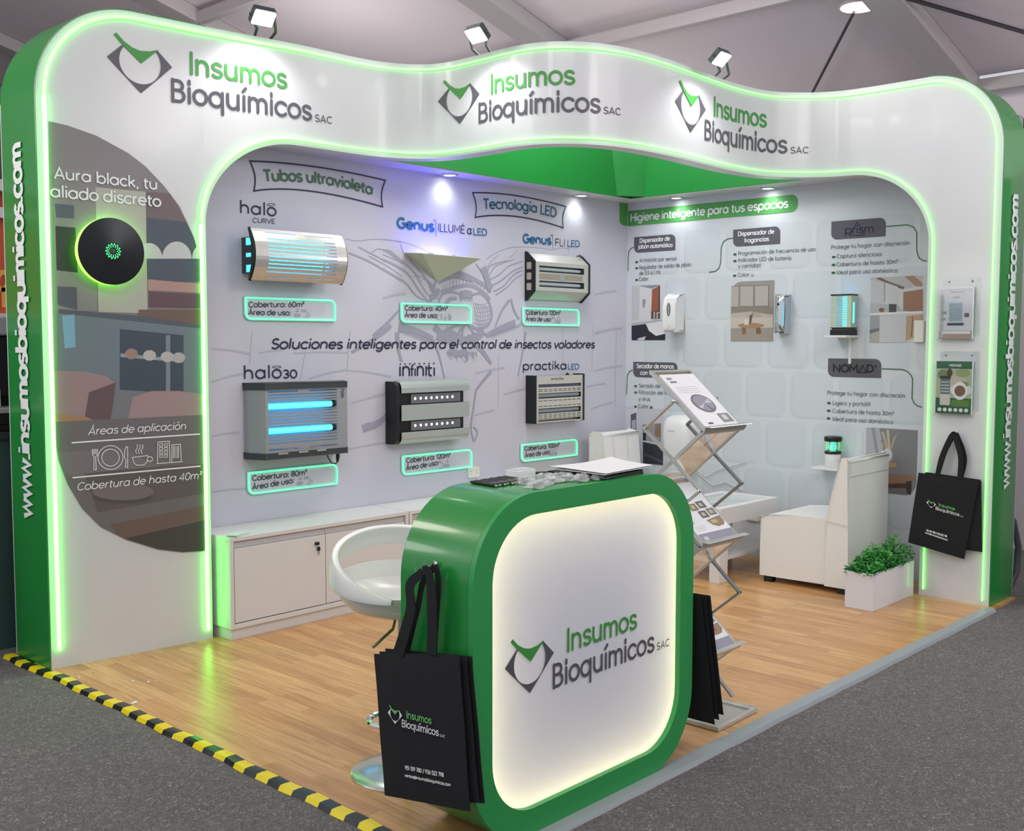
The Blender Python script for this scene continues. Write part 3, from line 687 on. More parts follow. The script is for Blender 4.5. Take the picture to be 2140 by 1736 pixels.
ic([(1292, 815), (1296, 645), (1390, 638), (1395, 808)]); ic([(1410, 806), (1410, 668), (1482, 662), (1488, 800)]); ic([(1283, 822), (1500, 805)])
for r_ in range(4):
    for c_ in range(2):
        ic([(1310 + 40 * c_, 660 + 30 * r_), (1335 + 40 * c_, 658 + 30 * r_), (1335 + 40 * c_, 678 + 30 * r_), (1310 + 40 * c_, 680 + 30 * r_)], True, .003)
        ic([(1422 + 30 * c_, 682 + 25 * r_), (1438 + 30 * c_, 681 + 25 * r_), (1438 + 30 * c_, 696 + 25 * r_), (1422 + 30 * c_, 697 + 25 * r_)], True, .003)
lt.build('pictograms', M_white_ink, bgm)

# floodlights clamped on top of the arch
for u, v, dx, lb in ((551, 38, .17, 'white floodlight on top of the arch, nearest the left pillar'), (995, 74, .2, 'white floodlight on top of the arch above the middle logo'), (1508, 124, .2, 'white floodlight on top of the arch above the right logo')):
    s0, _ = FA.px(u + 6, v + 40); p0, nn = FA.at(s0); nv = Vector((nn[0], nn[1], 0)); base = FA.m(s0, ZT + .011, -.05)
    pl = Vector((p0[0], p0[1], 0)) + nv * dx                  # head stands out in front of the face
    d = ray(u, v); tt = ((pl - CAM).dot(nv)) / d.dot(nv); hd = CAM + d * tt
    t = thing('floodlight', base, lb, 'light', 'floodlights on the arch')
    tang = Vector((-nv.y, nv.x, 0)); ax = (Vector((0, 0, -1)) * .72 + nv * .25 - nv * .65).normalized(); ax = (Vector((0, 0, -.7)) + nv * .62).normalized()
    upv = tang.cross(ax).normalized()
    mm = lambda a, b, c: hd + tang * a + upv * b + ax * c
    MB().prism(rrect(-.062, .062, -.047, .047, .009), mm, -.035, 0).build('housing', M_charcoal, t)
    MB().prism(rrect(-.057, .057, -.042, .042, .006), mm, 0, .004).build('lens', M_white_lamp, t)
    for sg in (-1, 1):
        MB().tube([base + tang * sg * .045 + Vector((0, 0, 0)), base + tang * sg * .055 + Vector((0, 0, .03)) + nv * .05, mm(sg * .068, 0, -.02)], .008, 6).build('bracket', M_charcoal, t)
    l = bpy.data.lights.new('floodlight_beam', 'SPOT'); l.energy = 15; l.spot_size = math.radians(125); l.spot_blend = .7; l.shadow_soft_size = .06
    lo = bpy.data.objects.new('floodlight_beam', l); COL.objects.link(lo); lo.parent = t; lo.location = hd + ax * .02 - base
    lo.rotation_euler = (Vector((0, 0, -1)) * .9 - nv * .2).to_track_quat('-Z', 'Y').to_euler()

# ============================================================ PRINTS ON THE LEFT WALL
def sc(s, ox, oy): return lambda x, y: (ox + x / s, oy + y / s)
O2 = .0038
# big pale line drawing of a fly and faint net lines behind everything
fl = MB(); C8 = sc(3.774, 780, 500); K8 = sc(4.34, 420, 320); C3 = sc(4.28, 800, 380); C5 = sc(4.115, 780, 680); C4 = sc(4.134, 420, 680)
SK = [.0009]
def stroke(mb, conv, pts, w0, w1=None, off=None):
    SK[0] += 1.1e-5; off = SK[0]
    q = [WA.px(*conv(*p)) for p in pts]
    if len(q) > 2:
        q = _cr(q, 5)
    n = len(q); w1 = w0 if w1 is None else w1
    mb.ribbon(q, [w0 + (w1 - w0) * i / (n - 1) for i in range(n)], WA.m, off)
net = MB()
for (a, b, c, d) in ((90, 960, 330, 925), (500, 240, 700, 215), (800, 240, 1270, 235), (90, 490, 370, 415), (930, 460, 1240, 385), (1240, 385, 1640, 440), (1300, 670, 1640, 590), (90, 1440, 420, 1410), (1250, 1075, 1620, 1010), (90, 200, 420, 245)):
    stroke(net, C4, [(a, b), ((a + c) / 2, (b + d) / 2 - 8), (c, d)], .008, .014)
for (a, b, c, d) in ((440, 60, 420, 330), (900, 240, 860, 470), (1290, 40, 1260, 400)): stroke(net, C4, [(a, b), (c, d)], .006)
for (a, b, c, d) in ((880, 410, 1130, 365), (1120, 595, 1330, 540), (870, 775, 1040, 730), (1900, 390, 2140, 345), (1830, 530, 2000, 500), (1870, 720, 2060, 660), (0, 610, 130, 585), (1900, 60, 2140, 25)):
    stroke(net, C5, [(a, b), ((a + c) / 2, (b + d) / 2 - 5), (c, d)], .010, .016)
for (a, b, c, d) in ((1080, 240, 1075, 690), (1630, 20, 1630, 340), (1890, 0, 1880, 400), (2090, 0, 2080, 700)): stroke(net, C5, [(a, b), (c, d)], .005)
for (a, b, c, d) in ((0, 1040, 200, 1000), (1900, 1010, 2090, 975), (1900, 1360, 2090, 1310)): stroke(net, C3, [(a, b), ((a + c) / 2, (b + d) / 2 - 8), (c, d)], .012, .018)
net.build('net_print', M_fly2, wall_a)
# wings
stroke(fl, K8, [(1310, 775), (1420, 795), (1560, 780), (1700, 785), (1823, 812)], .004); stroke(fl, C3, [(0, 517), (140, 530), (280, 570), (420, 632)], .004)
stroke(fl, K8, [(1340, 905), (1500, 970), (1660, 1060), (1823, 1160)], .012); stroke(fl, K8, [(1430, 850), (1540, 910), (1700, 990), (1823, 1060)], .008)
stroke(fl, K8, [(1540, 910), (1600, 870), (1680, 890), (1823, 1000)], .007); stroke(fl, K8, [(1520, 930), (1700, 1030), (1823, 1120)], .006)
for P_, w in (([(0, 610), (60, 620), (150, 690), (270, 800), (330, 900), (400, 1010)], .014), ([(0, 695), (120, 750), (230, 830), (310, 950), (380, 1040), (440, 1070)], .016), ([(0, 780), (100, 840), (200, 900), (270, 990), (330, 1040), (420, 1075)], .016),
              ([(160, 560), (200, 660), (300, 760), (400, 900), (430, 980)], .008), ([(230, 670), (330, 800), (400, 880), (425, 970)], .007), ([(0, 650), (120, 700), (260, 780), (350, 900)], .007), ([(270, 850), (330, 845), (410, 900)], .006),
              ([(925, 690), (1000, 640), (1130, 590), (1260, 580), (1400, 590), (1500, 605)], .004), ([(1500, 605), (1600, 590), (1660, 600), (1660, 640), (1600, 665)], .004),
              ([(935, 800), (960, 750), (1040, 720), (1120, 700)], .010), ([(950, 840), (1000, 760), (1060, 730), (1180, 690)], .009), ([(960, 870), (1040, 830), (1130, 750), (1250, 710)], .010), ([(970, 930), (1060, 880), (1160, 800), (1250, 760)], .012),
              ([(990, 980), (1080, 930), (1170, 830), (1250, 790)], .012), ([(1010, 1010), (1100, 950), (1190, 860), (1250, 830)], .010), ([(940, 760), (960, 720), (1040, 650)], .006), ([(1130, 680), (1190, 630), (1200, 600)], .005)):
    stroke(fl, C3, P_, w, w * .6)
# head, eyes, muzzle
stroke(fl, C3, [(455, 990), (470, 900), (560, 830), (680, 815), (800, 860), (930, 940), (960, 990)], .022, .03)
stroke(fl, C3, [(500, 1080), (530, 1010), (610, 985), (690, 1010), (690, 1060)], .016); stroke(fl, C3, [(800, 1010), (880, 1000), (950, 1080), (975, 1200), (930, 1290), (850, 1310)], .018)
stroke(fl, C3, [(520, 990), (600, 960), (700, 930), (800, 930), (900, 990), (960, 1050)], .03, .022)
for k in range(16):
    x = 470 + k * 31; z = 905 + (k - 8) ** 2 * 1.6 - 30; stroke(fl, C3, [(x, z), (x + 4 - k * .4, z + 62)], .006, .002)
for k in range(14):
    x = 545 + k * 28; stroke(fl, C3, [(x, 850 + (k - 7) ** 2 * 1.3), (x + 3, 905 + (k - 7) ** 2 * 1.6)], .005, .002)
for k in range(7): stroke(fl, C3, [(810 + k * 18, 1080 + k * 4), (830 + k * 22, 1180), (850 + k * 10, 1290)], .003)
for k in range(6): stroke(fl, C3, [(815, 1090 + k * 34), (880, 1095 + k * 36), (965, 1080 + k * 36)], .003)
for k in range(9): stroke(fl, C3, [(690 + k * 13, 985), (686 + k * 14, 1070)], .009, .004)
for k in range(13): stroke(fl, C3, [(830 + k * 9, 730 + k * 13), (880 + k * 6, 790 + k * 12)], .010, .004)
for k in range(11): stroke(fl, C3, [(400 + k * 6, 880 + k * 14), (455 + k * 4, 930 + k * 12)], .011, .004)
for a_, b_ in (((700, 1270), (500, 1360)), ((740, 1270), (620, 1440)), ((760, 1270), (850, 1430)), ((790, 1290), (940, 1380)), ((720, 1290), (700, 1430))): stroke(fl, C3, [a_, ((a_[0] + b_[0]) / 2, (a_[1] + b_[1]) / 2 - 8), b_], .022, .012)
# legs
for P_, w, w1 in (([(200, 690), (330, 720), (470, 780)], .055, .03), ([(480, 690), (560, 760), (640, 830)], .05, .02), ([(1120, 660), (990, 710), (890, 760)], .055, .03), ([(1070, 480), (1010, 570), (960, 690)], .018, .012), ([(1085, 470), (1110, 560), (1150, 630)], .02, .014),
                  ([(190, 730), (200, 850), (215, 960)], .03, .012), ([(0, 760), (110, 660), (220, 540)], .024, .012), ([(470, 790), (520, 920), (560, 1090)], .02, .008), ([(760, 780), (850, 870), (930, 980)], .05, .024), ([(1200, 730), (1180, 880), (1140, 1080)], .02, .008), ([(930, 1040), (870, 1110), (810, 1190)], .024, .014), ([(810, 1190), (790, 1330), (770, 1480), (790, 1590)], .014, .016), ([(790, 1480), (820, 1520), (800, 1590)], .012, .01),
                  ([(160, 1260), (120, 1380), (0, 1480)], .035, .03), ([(700, 880), (740, 930), (720, 970)], .04, .01), ([(600, 860), (660, 900), (740, 880)], .05, .04), ([(500, 760), (620, 800), (760, 790)], .05, .05)):
    stroke(fl, C8, P_, w, w1)
stroke(fl, C4, [(1680, 590), (1640, 700), (1560, 810), (1400, 890)], .022, .03); stroke(fl, C4, [(1390, 870), (1450, 845), (1540, 850)], .012); stroke(fl, C4, [(1400, 915), (1480, 890), (1560, 850)], .010)
stroke(fl, C4, [(1640, 0), (1560, 70), (1440, 150), (1300, 230)], .03, .018); stroke(fl, C4, [(1690, 60), (1700, 200), (1740, 310)], .028, .01)
for k in range(22): stroke(fl, C8, [(580 + k * 11, 880 + 6 * (k % 3)), (585 + k * 11, 920 + 14 * (k % 4))], .007, .002)
for k in range(20): stroke(fl, C8, [(200 + k * 13, 700 + k * 5), (212 + k * 13, 740 + k * 5)], .006, .002)
for k in range(18): stroke(fl, C8, [(1165 - k * 13, 660 + k * 5), (1150 - k * 13, 700 + k * 5)], .006, .002)
for P_, w, w1 in (([(560, 1345), (640, 1390), (720, 1410)], .09, .06), ([(760, 1410), (830, 1390), (900, 1330)], .07, .05), ([(420, 1040), (470, 1010), (500, 960)], .05, .03), ([(900, 760), (925, 850), (960, 960)], .06, .05), ([(640, 1120), (690, 1200), (700, 1290)], .03, .05), ([(700, 1010), (740, 1000), (790, 1010)], .05, .05), ([(560, 1100), (600, 1050), (660, 1040)], .03, .02), ([(500, 905), (640, 850), (800, 880)], .02, .02)): stroke(fl, C3, P_, w, w1)
fl.build('fly_print', M_fly, wall_a)

# two ribbon banners with curved lettering
def banner(top, bot, name, s, t0, tmid, t1, cap, ink, w):
    a = [WA.px(*p) for p in top]; b = [WA.px(*p) for p in bot]
    def quad(P, n=18): return [tuple((1 - t) ** 2 * P[0][j] + 2 * t * (1 - t) * (2 * P[1][j] - .5 * P[0][j] - .5 * P[2][j]) + t * t * P[2][j] for j in (0, 1)) for t in [k / n for k in range(n + 1)]]
    T, Bm = quad(a), quad(b)
    bow = .012; dx = .02
    L = [(T[0][0] + (Bm[0][0] - T[0][0]) * k / 8 + dx * math.sin(PI * k / 8), T[0][1] + (Bm[0][1] - T[0][1]) * k / 8) for k in range(9)]
    R = [(T[-1][0] + (Bm[-1][0] - T[-1][0]) * k / 8 - dx * math.sin(PI * k / 8), T[-1][1] + (Bm[-1][1] - T[-1][1]) * k / 8) for k in range(9)]
    o = MB().ribbon(T + R[1:] + Bm[::-1][1:] + L[::-1][1:-1], .0085, WA.m, O2, closed=True).build('printed_banner', M_ink, wall_a)
    q = [WA.px(*t0), WA.px(*tmid), WA.px(*t1)]
    mid = tuple(2 * q[1][j] - .5 * q[0][j] - .5 * q[2][j] for j in (0, 1))
    def warp(t, n):
        x = (1 - t) ** 2 * q[0][0] + 2 * t * (1 - t) * mid[0] + t * t * q[2][0]; z = (1 - t) ** 2 * q[0][1] + 2 * t * (1 - t) * mid[1] + t * t * q[2][1]
        tx = 2 * (1 - t) * (mid[0] - q[0][0]) + 2 * t * (q[2][0] - mid[0]); tz = 2 * (1 - t) * (mid[1] - q[0][1]) + 2 * t * (q[2][1] - mid[1]); l = math.hypot(tx, tz)
        return (x - tz / l * n, z + tx / l * n)
    text(MB(), s, WA.m, q[0], q[2], cap, w=w, warp=warp, off=O2).build('lettering', ink, o)
banner([(522, 336.6), (662, 349), (805, 377)], [(530, 399), (650, 399.5), (799, 432)], 'b', 'Tubos ultravioleta', (553, 379.5), (668, 384), (776, 407), .066, M_bannergreen, .2)
banner([(987.4, 402.7), (1080, 409), (1182, 431.4)], [(992.8, 454), (1080, 452.4), (1176.6, 476)], 'b', 'Tecnología LED', (1011, 437.5), (1088, 440), (1161, 455), .072, M_teal, .15)
def words(mat_, items, name='lettering', par=None, S=WA):
    mb = MB()
    for it in items:
        s_, pl, pr, cap = it[:4]; kw = it[4] if len(it) > 4 else {}
        ptext(mb, S, s_, pl, pr, cap, **{**dict(off=O2), **kw})
    return mb.build(name, mat_, par or wall_a)
words(M_ink, [('Soluciones inteligentes para el control de insectos voladores', (567, 729.3), (1241, 727.6), 19.5, dict(shear=.22, w=.165, track=.02))], 'slogan')
h1 = words(M_ink, [('halo', (503, 446), (576, 452.5), 27, dict(w=.13, track=.08)), ('CURVE', (528, 465), (573.5, 467.5), 10, dict(w=.13))], 'product_name')
MB().ribbon([WA.px(*p) for p in ell(566, 427.6, 8, 2.4, n=16)][:-1], .003, WA.m, O2, closed=True).build('halo_ring', M_ink, h1)
h2 = words(M_ink, [('halo', (511, 792.5), (587, 790.5), 28, dict(w=.13, track=.08)), ('30', (592, 790.3), (619.5, 790), 18, dict(w=.18))], 'product_name')
MB().ribbon([WA.px(*p) for p in ell(578, 766.5, 8.8, 2.2, n=16)][:-1], .003, WA.m, O2, closed=True).build('halo_ring', M_ink, h2)
g1 = words(M_blue, [('Genus', (830.5, 476.5), (905.5, 484), 22, dict(w=.24)), ('LED', (989.5, 491), (1016.5, 492.5), 14.5, dict(w=.15)), ('®', (905, 478), (908, 478.4), 20, dict(w=.05))], 'product_name')
words(M_ink, [('|', (910.4, 488), (911.2, 488), 24, dict(w=.05)), ('ILLUMÉ', (916, 484), (970.5, 488.5), 17.5, dict(w=.1)), ('α', (976, 489.5), (985, 489.8), 18, dict(w=.12))], 'lettering', g1)
g2 = words(M_blue, [('Genus', (1093, 507.3), (1150.5, 511), 18.5, dict(w=.24)), ('LED', (1186, 515.5), (1210.3, 516.5), 14, dict(w=.15)), ('®', (1150, 508), (1153, 508), 18, dict(w=.05))], 'product_name')
words(M_ink, [('|', (1154.6, 513), (1155.4, 513), 20, dict(w=.05)), ('FLI', (1160.5, 513.8), (1179, 514.8), 15.5, dict(w=.11))], 'lettering', g2)
i1 = words(M_ink, [('ın', (835.5, 787), (855, 786.6), 31, dict(w=.12)), ('fı', (857.5, 786.6), (867, 786.4), 24, dict(w=.14)), ('nı', (872, 786.3), (890, 786), 31, dict(w=.12)), ('tı', (892, 786), (907, 785.6), 26, dict(w=.14))], 'product_name')
d = MB()
for k in range(8): d.sheet([WA.px(*p) for p in ell(836 + k * 10, 760.5 - k * .2, 1.7, 1.7, n=8)][:-1], WA.m, O2)
d.build('dots', M_ink, i1)
p1 = words(M_ink, [('practika', (1093, 773.6), (1182, 772), 18, dict(w=.15, track=.06))], 'product_name'); words(M_blue, [('LED', (1187, 772), (1209.5, 771.6), 12, dict(w=.15))], 'lettering', p1)

# ============================================================ PRINTS ON THE RIGHT WALL
til = MB(); tf = MB()
for r_ in range(-1, 9):
    zt = 2.44 - .356 * r_ + .0; off0 = (.175 if r_ % 2 else 0)
    for c_ in range(10):
        y1 = 5.22 - c_ * .367 + off0 - .1; y0 = y1 - .325; z1 = zt; z0 = zt - .325
        if y1 > 5.28 or y0 < 2.4 or z1 > 2.66 or z0 < .02: continue
        P = rrect(-y1, -y0, z0, z1, .055, 5)
        tf.sheet(P, WB.m, .0006)
        n = len(P); k0 = 4 * 0
        q = P[18:] + P[:12]                                    # right-top .. left .. bottom: the printed shadow
        til.ribbon([(-y1 + .01, z1 - .05)] + [(-y1 + .01, z0 + .06)] + [(-y1 + .064 + .054 * math.cos(math.radians(a)), z0 + .064 + .054 * math.sin(math.radians(a))) for a in range(190, 271, 16)] + [(-y0 - .05, z0 + .010)], .018, WB.m, .0009)
tf.build('tile_fill_print', M_tilefill, wall_b); til.build('tile_shadow_print', M_tileprint, wall_b)
E1 = sc(4.822, 1280, 380); E2 = sc(4.821, 1620, 380); E3 = sc(4.821, 1220, 700); E4 = sc(8.231, 1700, 720); E5 = sc(2.893, 1600, 700)
def pbox(pxs, r, which, mat_, off=.002, name='print_box'):
    a = [WB.px(*p) for p in pxs]; x0, x1 = min(p[0] for p in a), max(p[0] for p in a)
    z0 = (a[2][1] + a[3][1]) / 2; z1 = (a[0][1] + a[1][1]) / 2
    return MB().sheet(rrect(x0, x1, z0, z1, r, 6, which), WB.m, off).build(name, mat_, wall_b), (x0, x1, z0, z1)
hb, _ = pbox([(1313, 441.3), (1667, 405), (1667, 441.6), (1313, 472.9)], .05, (0, 1, 1, 0), M_greenbox, name='printed_banner')
MB().sheet(rrect(XB - .105, XB - .001, 2.515, 2.69, .05, 6, (1, 0, 0, 0)), WA.m, .002).build('printed_banner', M_greenbox, wall_a)
words(M_white_ink, [('Higiene inteligente para tus espacios', (1319.5, 463.5), (1647, 433.8), 17.5, dict(w=.18))], 'lettering', hb, WB)
lbs = [([(1325.6, 495), (1411.7, 489.5), (1411.7, 522.5), (1325.6, 528.9)], [('Dispensador de', (1338, 507.5), (1400, 502.5), 9), ('jabón automático', (1334.5, 520), (1405.5, 516), 9)], M_white_ink, .18),
       ([(1532.6, 480), (1630.5, 472.3), (1630.5, 509.3), (1532.6, 516)], [('Dispensador de', (1543.5, 493.5), (1618, 488), 9.5), ('fragancias', (1556, 507.5), (1607, 503.5), 9.5)], M_white_ink, .18),
       ([(1737.8, 463), (1851.3, 454), (1851, 494), (1737.8, 501)], [('prism', (1767, 489), (1825, 485.5), 17)], M_ink, .13),
       ([(1323.7, 755.6), (1416, 757.7), (1416, 790), (1323.7, 788)], [('Secador de manos', (1331.5, 769), (1408.5, 770.3), 9.5), ('con filtro HEPA', (1339, 783), (1402, 784.6), 9.5)], M_white_ink, .18),
       ([(1731, 748.6), (1842, 750), (1841.6, 790), (1731, 787)], [('NOM', (1742.5, 777), (1791.5, 777.8), 16), ('D', (1812.5, 778), (1825, 778), 16)], M_black, .2)]
for q, tx, ink, w in lbs:
    b, bx = pbox(q, .045, (1, 0, 1, 0), M_label)
    words(ink, [(*t, dict(w=w)) for t in tx], 'lettering', b, WB)
    if tx[0][0] == 'prism':
        pline(m_ := MB(), WB, [E2(748, 540), E2(828, 405), E2(900, 535)], .0045, O2 + .0003, closed=True); m_.build('triangle_mark', M_ink, b)
    if tx[0][0] == 'NOM':
        m_ = MB(); pline(m_, WB, [E4(768, 478), E4(850, 350), E4(912, 480)], .006, O2, closed=True); pline(m_, WB, [E4(800, 475), E4(862, 385)], .004, O2); m_.sheet([WB.px(*p) for p in ell(1700 + 1072 / 8.231, 720 + 370 / 8.231, 2.2, 2.4, n=10)][:-1], WB.m, O2); m_.build('triangle_mark', M_black, b)
# thin green leader lines
ll = MB()
pline(ll, WB, [E2(1118, 450), E2(1330, 432), E2(1395, 455), E2(1428, 510), E2(1428, 700), E2(1450, 765), E2(1490, 793), E2(1527, 797)], .006, O2)
pline(ll, WB, [E4(1178, 415), E4(1520, 425), E4(1610, 455), E4(1680, 520), E4(1708, 590), E4(1697, 920), E4(1730, 1000), E4(1790, 1050), E4(1870, 1075)], .006, O2)
pline(ll, WB, [E1(1217, 567), E1(1170, 572), E1(1120, 600), E1(1098, 660), E1(1092, 810), E1(1075, 870), E1(1040, 900), E1(975, 910)], .006, O2)
pline(ll, WB, [E1(218, 657), E1(185, 672), E1(165, 705), E1(160, 760), E1(160, 900)], .006, O2); pline(ll, WB, [E3(498, 350), E3(460, 368), E3(440, 410), E3(433, 600)], .006, O2)
ll.build('leader_line', M_darkgreen, wall_b)
tx = [('Activación por sensor', (1337, 548), (1415, 544), 8.5), ('Regulador de salida de jabón', (1336.5, 563), (1444.5, 556.5), 8.5), ('de 0.5 a 1 ml.', (1336.5, 575), (1381, 572), 8.5), ('Color:', (1336, 587.5), (1356, 586), 8.5),
      ('Programación de frecuencia de uso', (1543.5, 533.5), (1704.5, 524.5), 8.5), ('Indicador LED de batería', (1543.5, 547.5), (1653, 543), 8.5), ('y cantidad', (1543.5, 560), (1589, 558), 8.5), ('Color:', (1542.5, 578.5), (1567, 577.5), 8.5),
      ('Protege tu hogar con discreción', (1738, 521), (1901, 511.5), 9), ('Captura silenciosa', (1749.5, 540), (1842, 535), 9), ('Cobertura de hasta 30m²', (1749, 557), (1876.5, 551), 9), ('Ideal para uso doméstico', (1749.5, 573.5), (1876, 569), 9),
      ('Protege tu hogar con discreción', (1730, 824.3), (1891.4, 831.2), 9), ('Ligero y portátil', (1741, 846), (1818, 848.6), 9), ('Cobertura de hasta 30m²', (1740.5, 862.5), (1868, 868.5), 9), ('Ideal para uso doméstico', (1741, 879), (1866.5, 886), 9),
      ('Secado de manos', (1336, 809.5), (1412, 811), 8.5), ('Filtración del 99%', (1335.5, 823.5), (1404, 825.5), 8.5), ('y virus', (1335.5, 837), (1359, 838), 8.5), ('Color:', (1334.5, 852.5), (1357, 853), 8.5)]
words(M_textgrey, [(*t, dict(w=.115, track=.06)) for t in tx], 'lettering', wall_b, WB)
bu = MB()
for x, y in [E1(245, 808), E1(245, 870), E1(245, 988), E1(1236, 730), E1(1236, 797), E1(1233, 945), E2(592, 757), E2(590, 836), E2(588, 915), E4(270, 1003), E4(266, 1136), E4(263, 1268), E3(525, 514), E3(525, 578), E3(524, 720)]:
    a, b = WB.px(x, y); bu.sheet(rrect(a - .0135, a + .0135, b - .0075, b + .0075, .007, 4), WB.m, O2)
bu.build('bullet', M_darkgreen, wall_b)
for (x, y), c in ((E1(1410, 940), (168, 172, 176)), (E3(682, 730), (84, 88, 94))): MB().sheet([WB.px(*p) for p in ell(x, y, 2.9, 3.1, n=12)][:-1], WB.m, O2).build('colour_dot', mat('dot_%d' % c[0], c), wall_b)
# five printed room pictures
def photo(pxs, r, which, bg, conv, pieces):
    o, bx = pbox(pxs, r, which, mat('photo_bg_%d_%d' % (bg[0], pxs[0][0]), bg, .4), .002, 'printed_photo')
    lay = .0024
    def cl(q):
        out = q
        for ax, lim, sg in ((0, bx[0], 1), (0, bx[1], -1), (1, bx[2], 1), (1, bx[3], -1)):
            src = out; out = []
            for k in range(len(src)):
                p, s = src[k - 1], src[k]; ip = (p[ax] - lim) * sg >= 0; is_ = (s[ax] - lim) * sg >= 0
                if ip != is_: t = (lim - p[ax]) / (s[ax] - p[ax]); out.append((p[0] + (s[0] - p[0]) * t, p[1] + (s[1] - p[1]) * t))
                if is_: out.append(s)
            if not out: return []
        return out
    for c, pts in pieces:
        q = cl([WB.px(*conv(*p)) for p in pts]); lay += .00012
        if len(q) > 2: MB().sheet(q, WB.m, lay).build('photo_print', mat('photo_%d_%d_%d' % c, c, .4), o)
photo([(1321, 597), (1390.5, 595), (1390.5, 710), (1321, 711)], .085, (1, 0, 0, 0), (206, 208, 212), E1, [
    ((190, 192, 198), [(195, 1045), (275, 1055), (270, 1390), (195, 1400)]), ((140, 142, 150), [(275, 1050), (395, 1075), (480, 1045), (480, 1035), (195, 1035)]), ((150, 92, 72), [(400, 1085), (470, 1050), (472, 1300), (392, 1320)]), ((96, 62, 54), [(392, 1310), (472, 1295), (472, 1380), (392, 1380)]),
    ((60, 52, 52), [(468, 1050), (480, 1046), (480, 1380), (468, 1380)]), ((150, 152, 156), [(305, 1180), (340, 1185), (325, 1270), (305, 1260)]), ((176, 178, 184), [(195, 1420), (540, 1385), (540, 1410), (195, 1450)]), ((40, 42, 54), [(195, 1450), (335, 1432), (430, 1545), (540, 1525), (540, 1600), (195, 1600)]), ((222, 223, 226), [(338, 1430), (540, 1395), (540, 1528), (440, 1552), (370, 1500)]),
    ((170, 172, 176), [(415, 1310), (432, 1310), (432, 1400), (415, 1400)]), ((170, 172, 176), [(445, 1310), (475, 1310), (475, 1325), (462, 1325), (462, 1400), (445, 1400)]), ((200, 200, 204), [(250, 1580), (340, 1555), (320, 1600), (270, 1600)])])
photo([(1529, 588.4), (1616.5, 586), (1616.5, 713), (1528, 712.5)], .085, (0, 1, 0, 1), (150, 146, 138), E1, [
    ((158, 154, 146), [(1195, 1060), (1570, 1040), (1575, 1260), (1195, 1280)]), ((112, 106, 100), [(1195, 1050), (1280, 1050), (1275, 1262), (1195, 1262)]), ((172, 168, 162), [(1195, 1055), (1275, 1055), (1270, 1257), (1195, 1257)]), ((112, 106, 100), [(1285, 1045), (1427, 1043), (1425, 1258), (1285, 1258)]), ((174, 170, 164), [(1290, 1051), (1421, 1049), (1419, 1252), (1290, 1252)]),
    ((112, 106, 100), [(1432, 1043), (1577, 1038), (1575, 1255), (1432, 1256)]), ((174, 170, 164), [(1438, 1049), (1571, 1044), (1569, 1249), (1438, 1250)]), ((134, 128, 118), [(1195, 1262), (1620, 1256), (1620, 1330), (1195, 1330)]), ((178, 172, 160), [(1195, 1325), (1400, 1305), (1620, 1340), (1620, 1480), (1195, 1480)]), ((190, 184, 172), [(1195, 1370), (1620, 1365), (1620, 1470), (1195, 1475)]), ((168, 160, 146), [(1400, 1310), (1460, 1312), (1520, 1360), (1410, 1362)]), ((152, 146, 138), [(1195, 1475), (1620, 1468), (1620, 1620), (1195, 1620)]),
    ((128, 102, 76), [(1305, 1460), (1350, 1460), (1345, 1535), (1310, 1535)]), ((118, 94, 70), [(1450, 1460), (1490, 1460), (1505, 1530), (1450, 1530)]), ((160, 130, 98), ell(1400, 1447, 135, 26, n=18)[:-1]), ((206, 200, 190), [(1330, 1380), (1375, 1380), (1375, 1440), (1330, 1440)]), ((96, 96, 84), [(1385, 1340), (1405, 1340), (1420, 1310), (1400, 1430), (1380, 1430)])])
photo([(1820, 579.5), (1928.5, 576), (1929, 715.6), (1818, 715.4)], .085, (0, 0, 0, 1), (196, 198, 202), E2, [
    ((176, 178, 182), [(955, 940), (1490, 940), (1490, 1040), (1300, 1080), (1110, 1010), (955, 990)]), ((118, 92, 78), [(1015, 972), (1060, 962), (1150, 1005), (1308, 1060), (1290, 1082), (1240, 1068), (1140, 1025)]), ((160, 128, 104), [(1300, 950), (1400, 945), (1485, 1020), (1480, 1055), (1420, 1050)]), ((184, 187, 192), [(968, 985), (1110, 1015), (1108, 1215), (968, 1222)]), ((150, 154, 160), [(1098, 1012), (1112, 1016), (1110, 1215), (1098, 1215)]),
    ((190, 193, 197), [(1120, 1015), (1238, 1055), (1236, 1230), (1140, 1230)]), ((148, 112, 92), [(1292, 1110), (1490, 1080), (1490, 1312), (1292, 1300)]), ((170, 172, 176), [(960, 1225), (1235, 1235), (1290, 1300), (960, 1320)]), ((70, 74, 74), [(1148, 1230), (1225, 1232), (1222, 1320), (1148, 1318)]), ((118, 92, 78), ell(1075, 1290, 30, 22, n=10)[:-1]), ((214, 216, 218), [(955, 1322), (1490, 1300), (1490, 1322), (955, 1345)]),
    ((190, 192, 198), [(1055, 1345), (1325, 1352), (1318, 1617), (1050, 1617)]), ((150, 154, 158), [(960, 1345), (1055, 1345), (1050, 1490), (958, 1510)]), ((112, 112, 114), [(955, 1490), (1052, 1470), (1050, 1505), (955, 1530)]), ((178, 150, 124), [(1325, 1352), (1490, 1332), (1490, 1530), (1316, 1600)]), ((120, 92, 74), [(1385, 1352), (1395, 1352), (1380, 1560), (1368, 1560)]), ((166, 164, 162), [(955, 1530), (1052, 1500), (1050, 1620), (955, 1620)])])
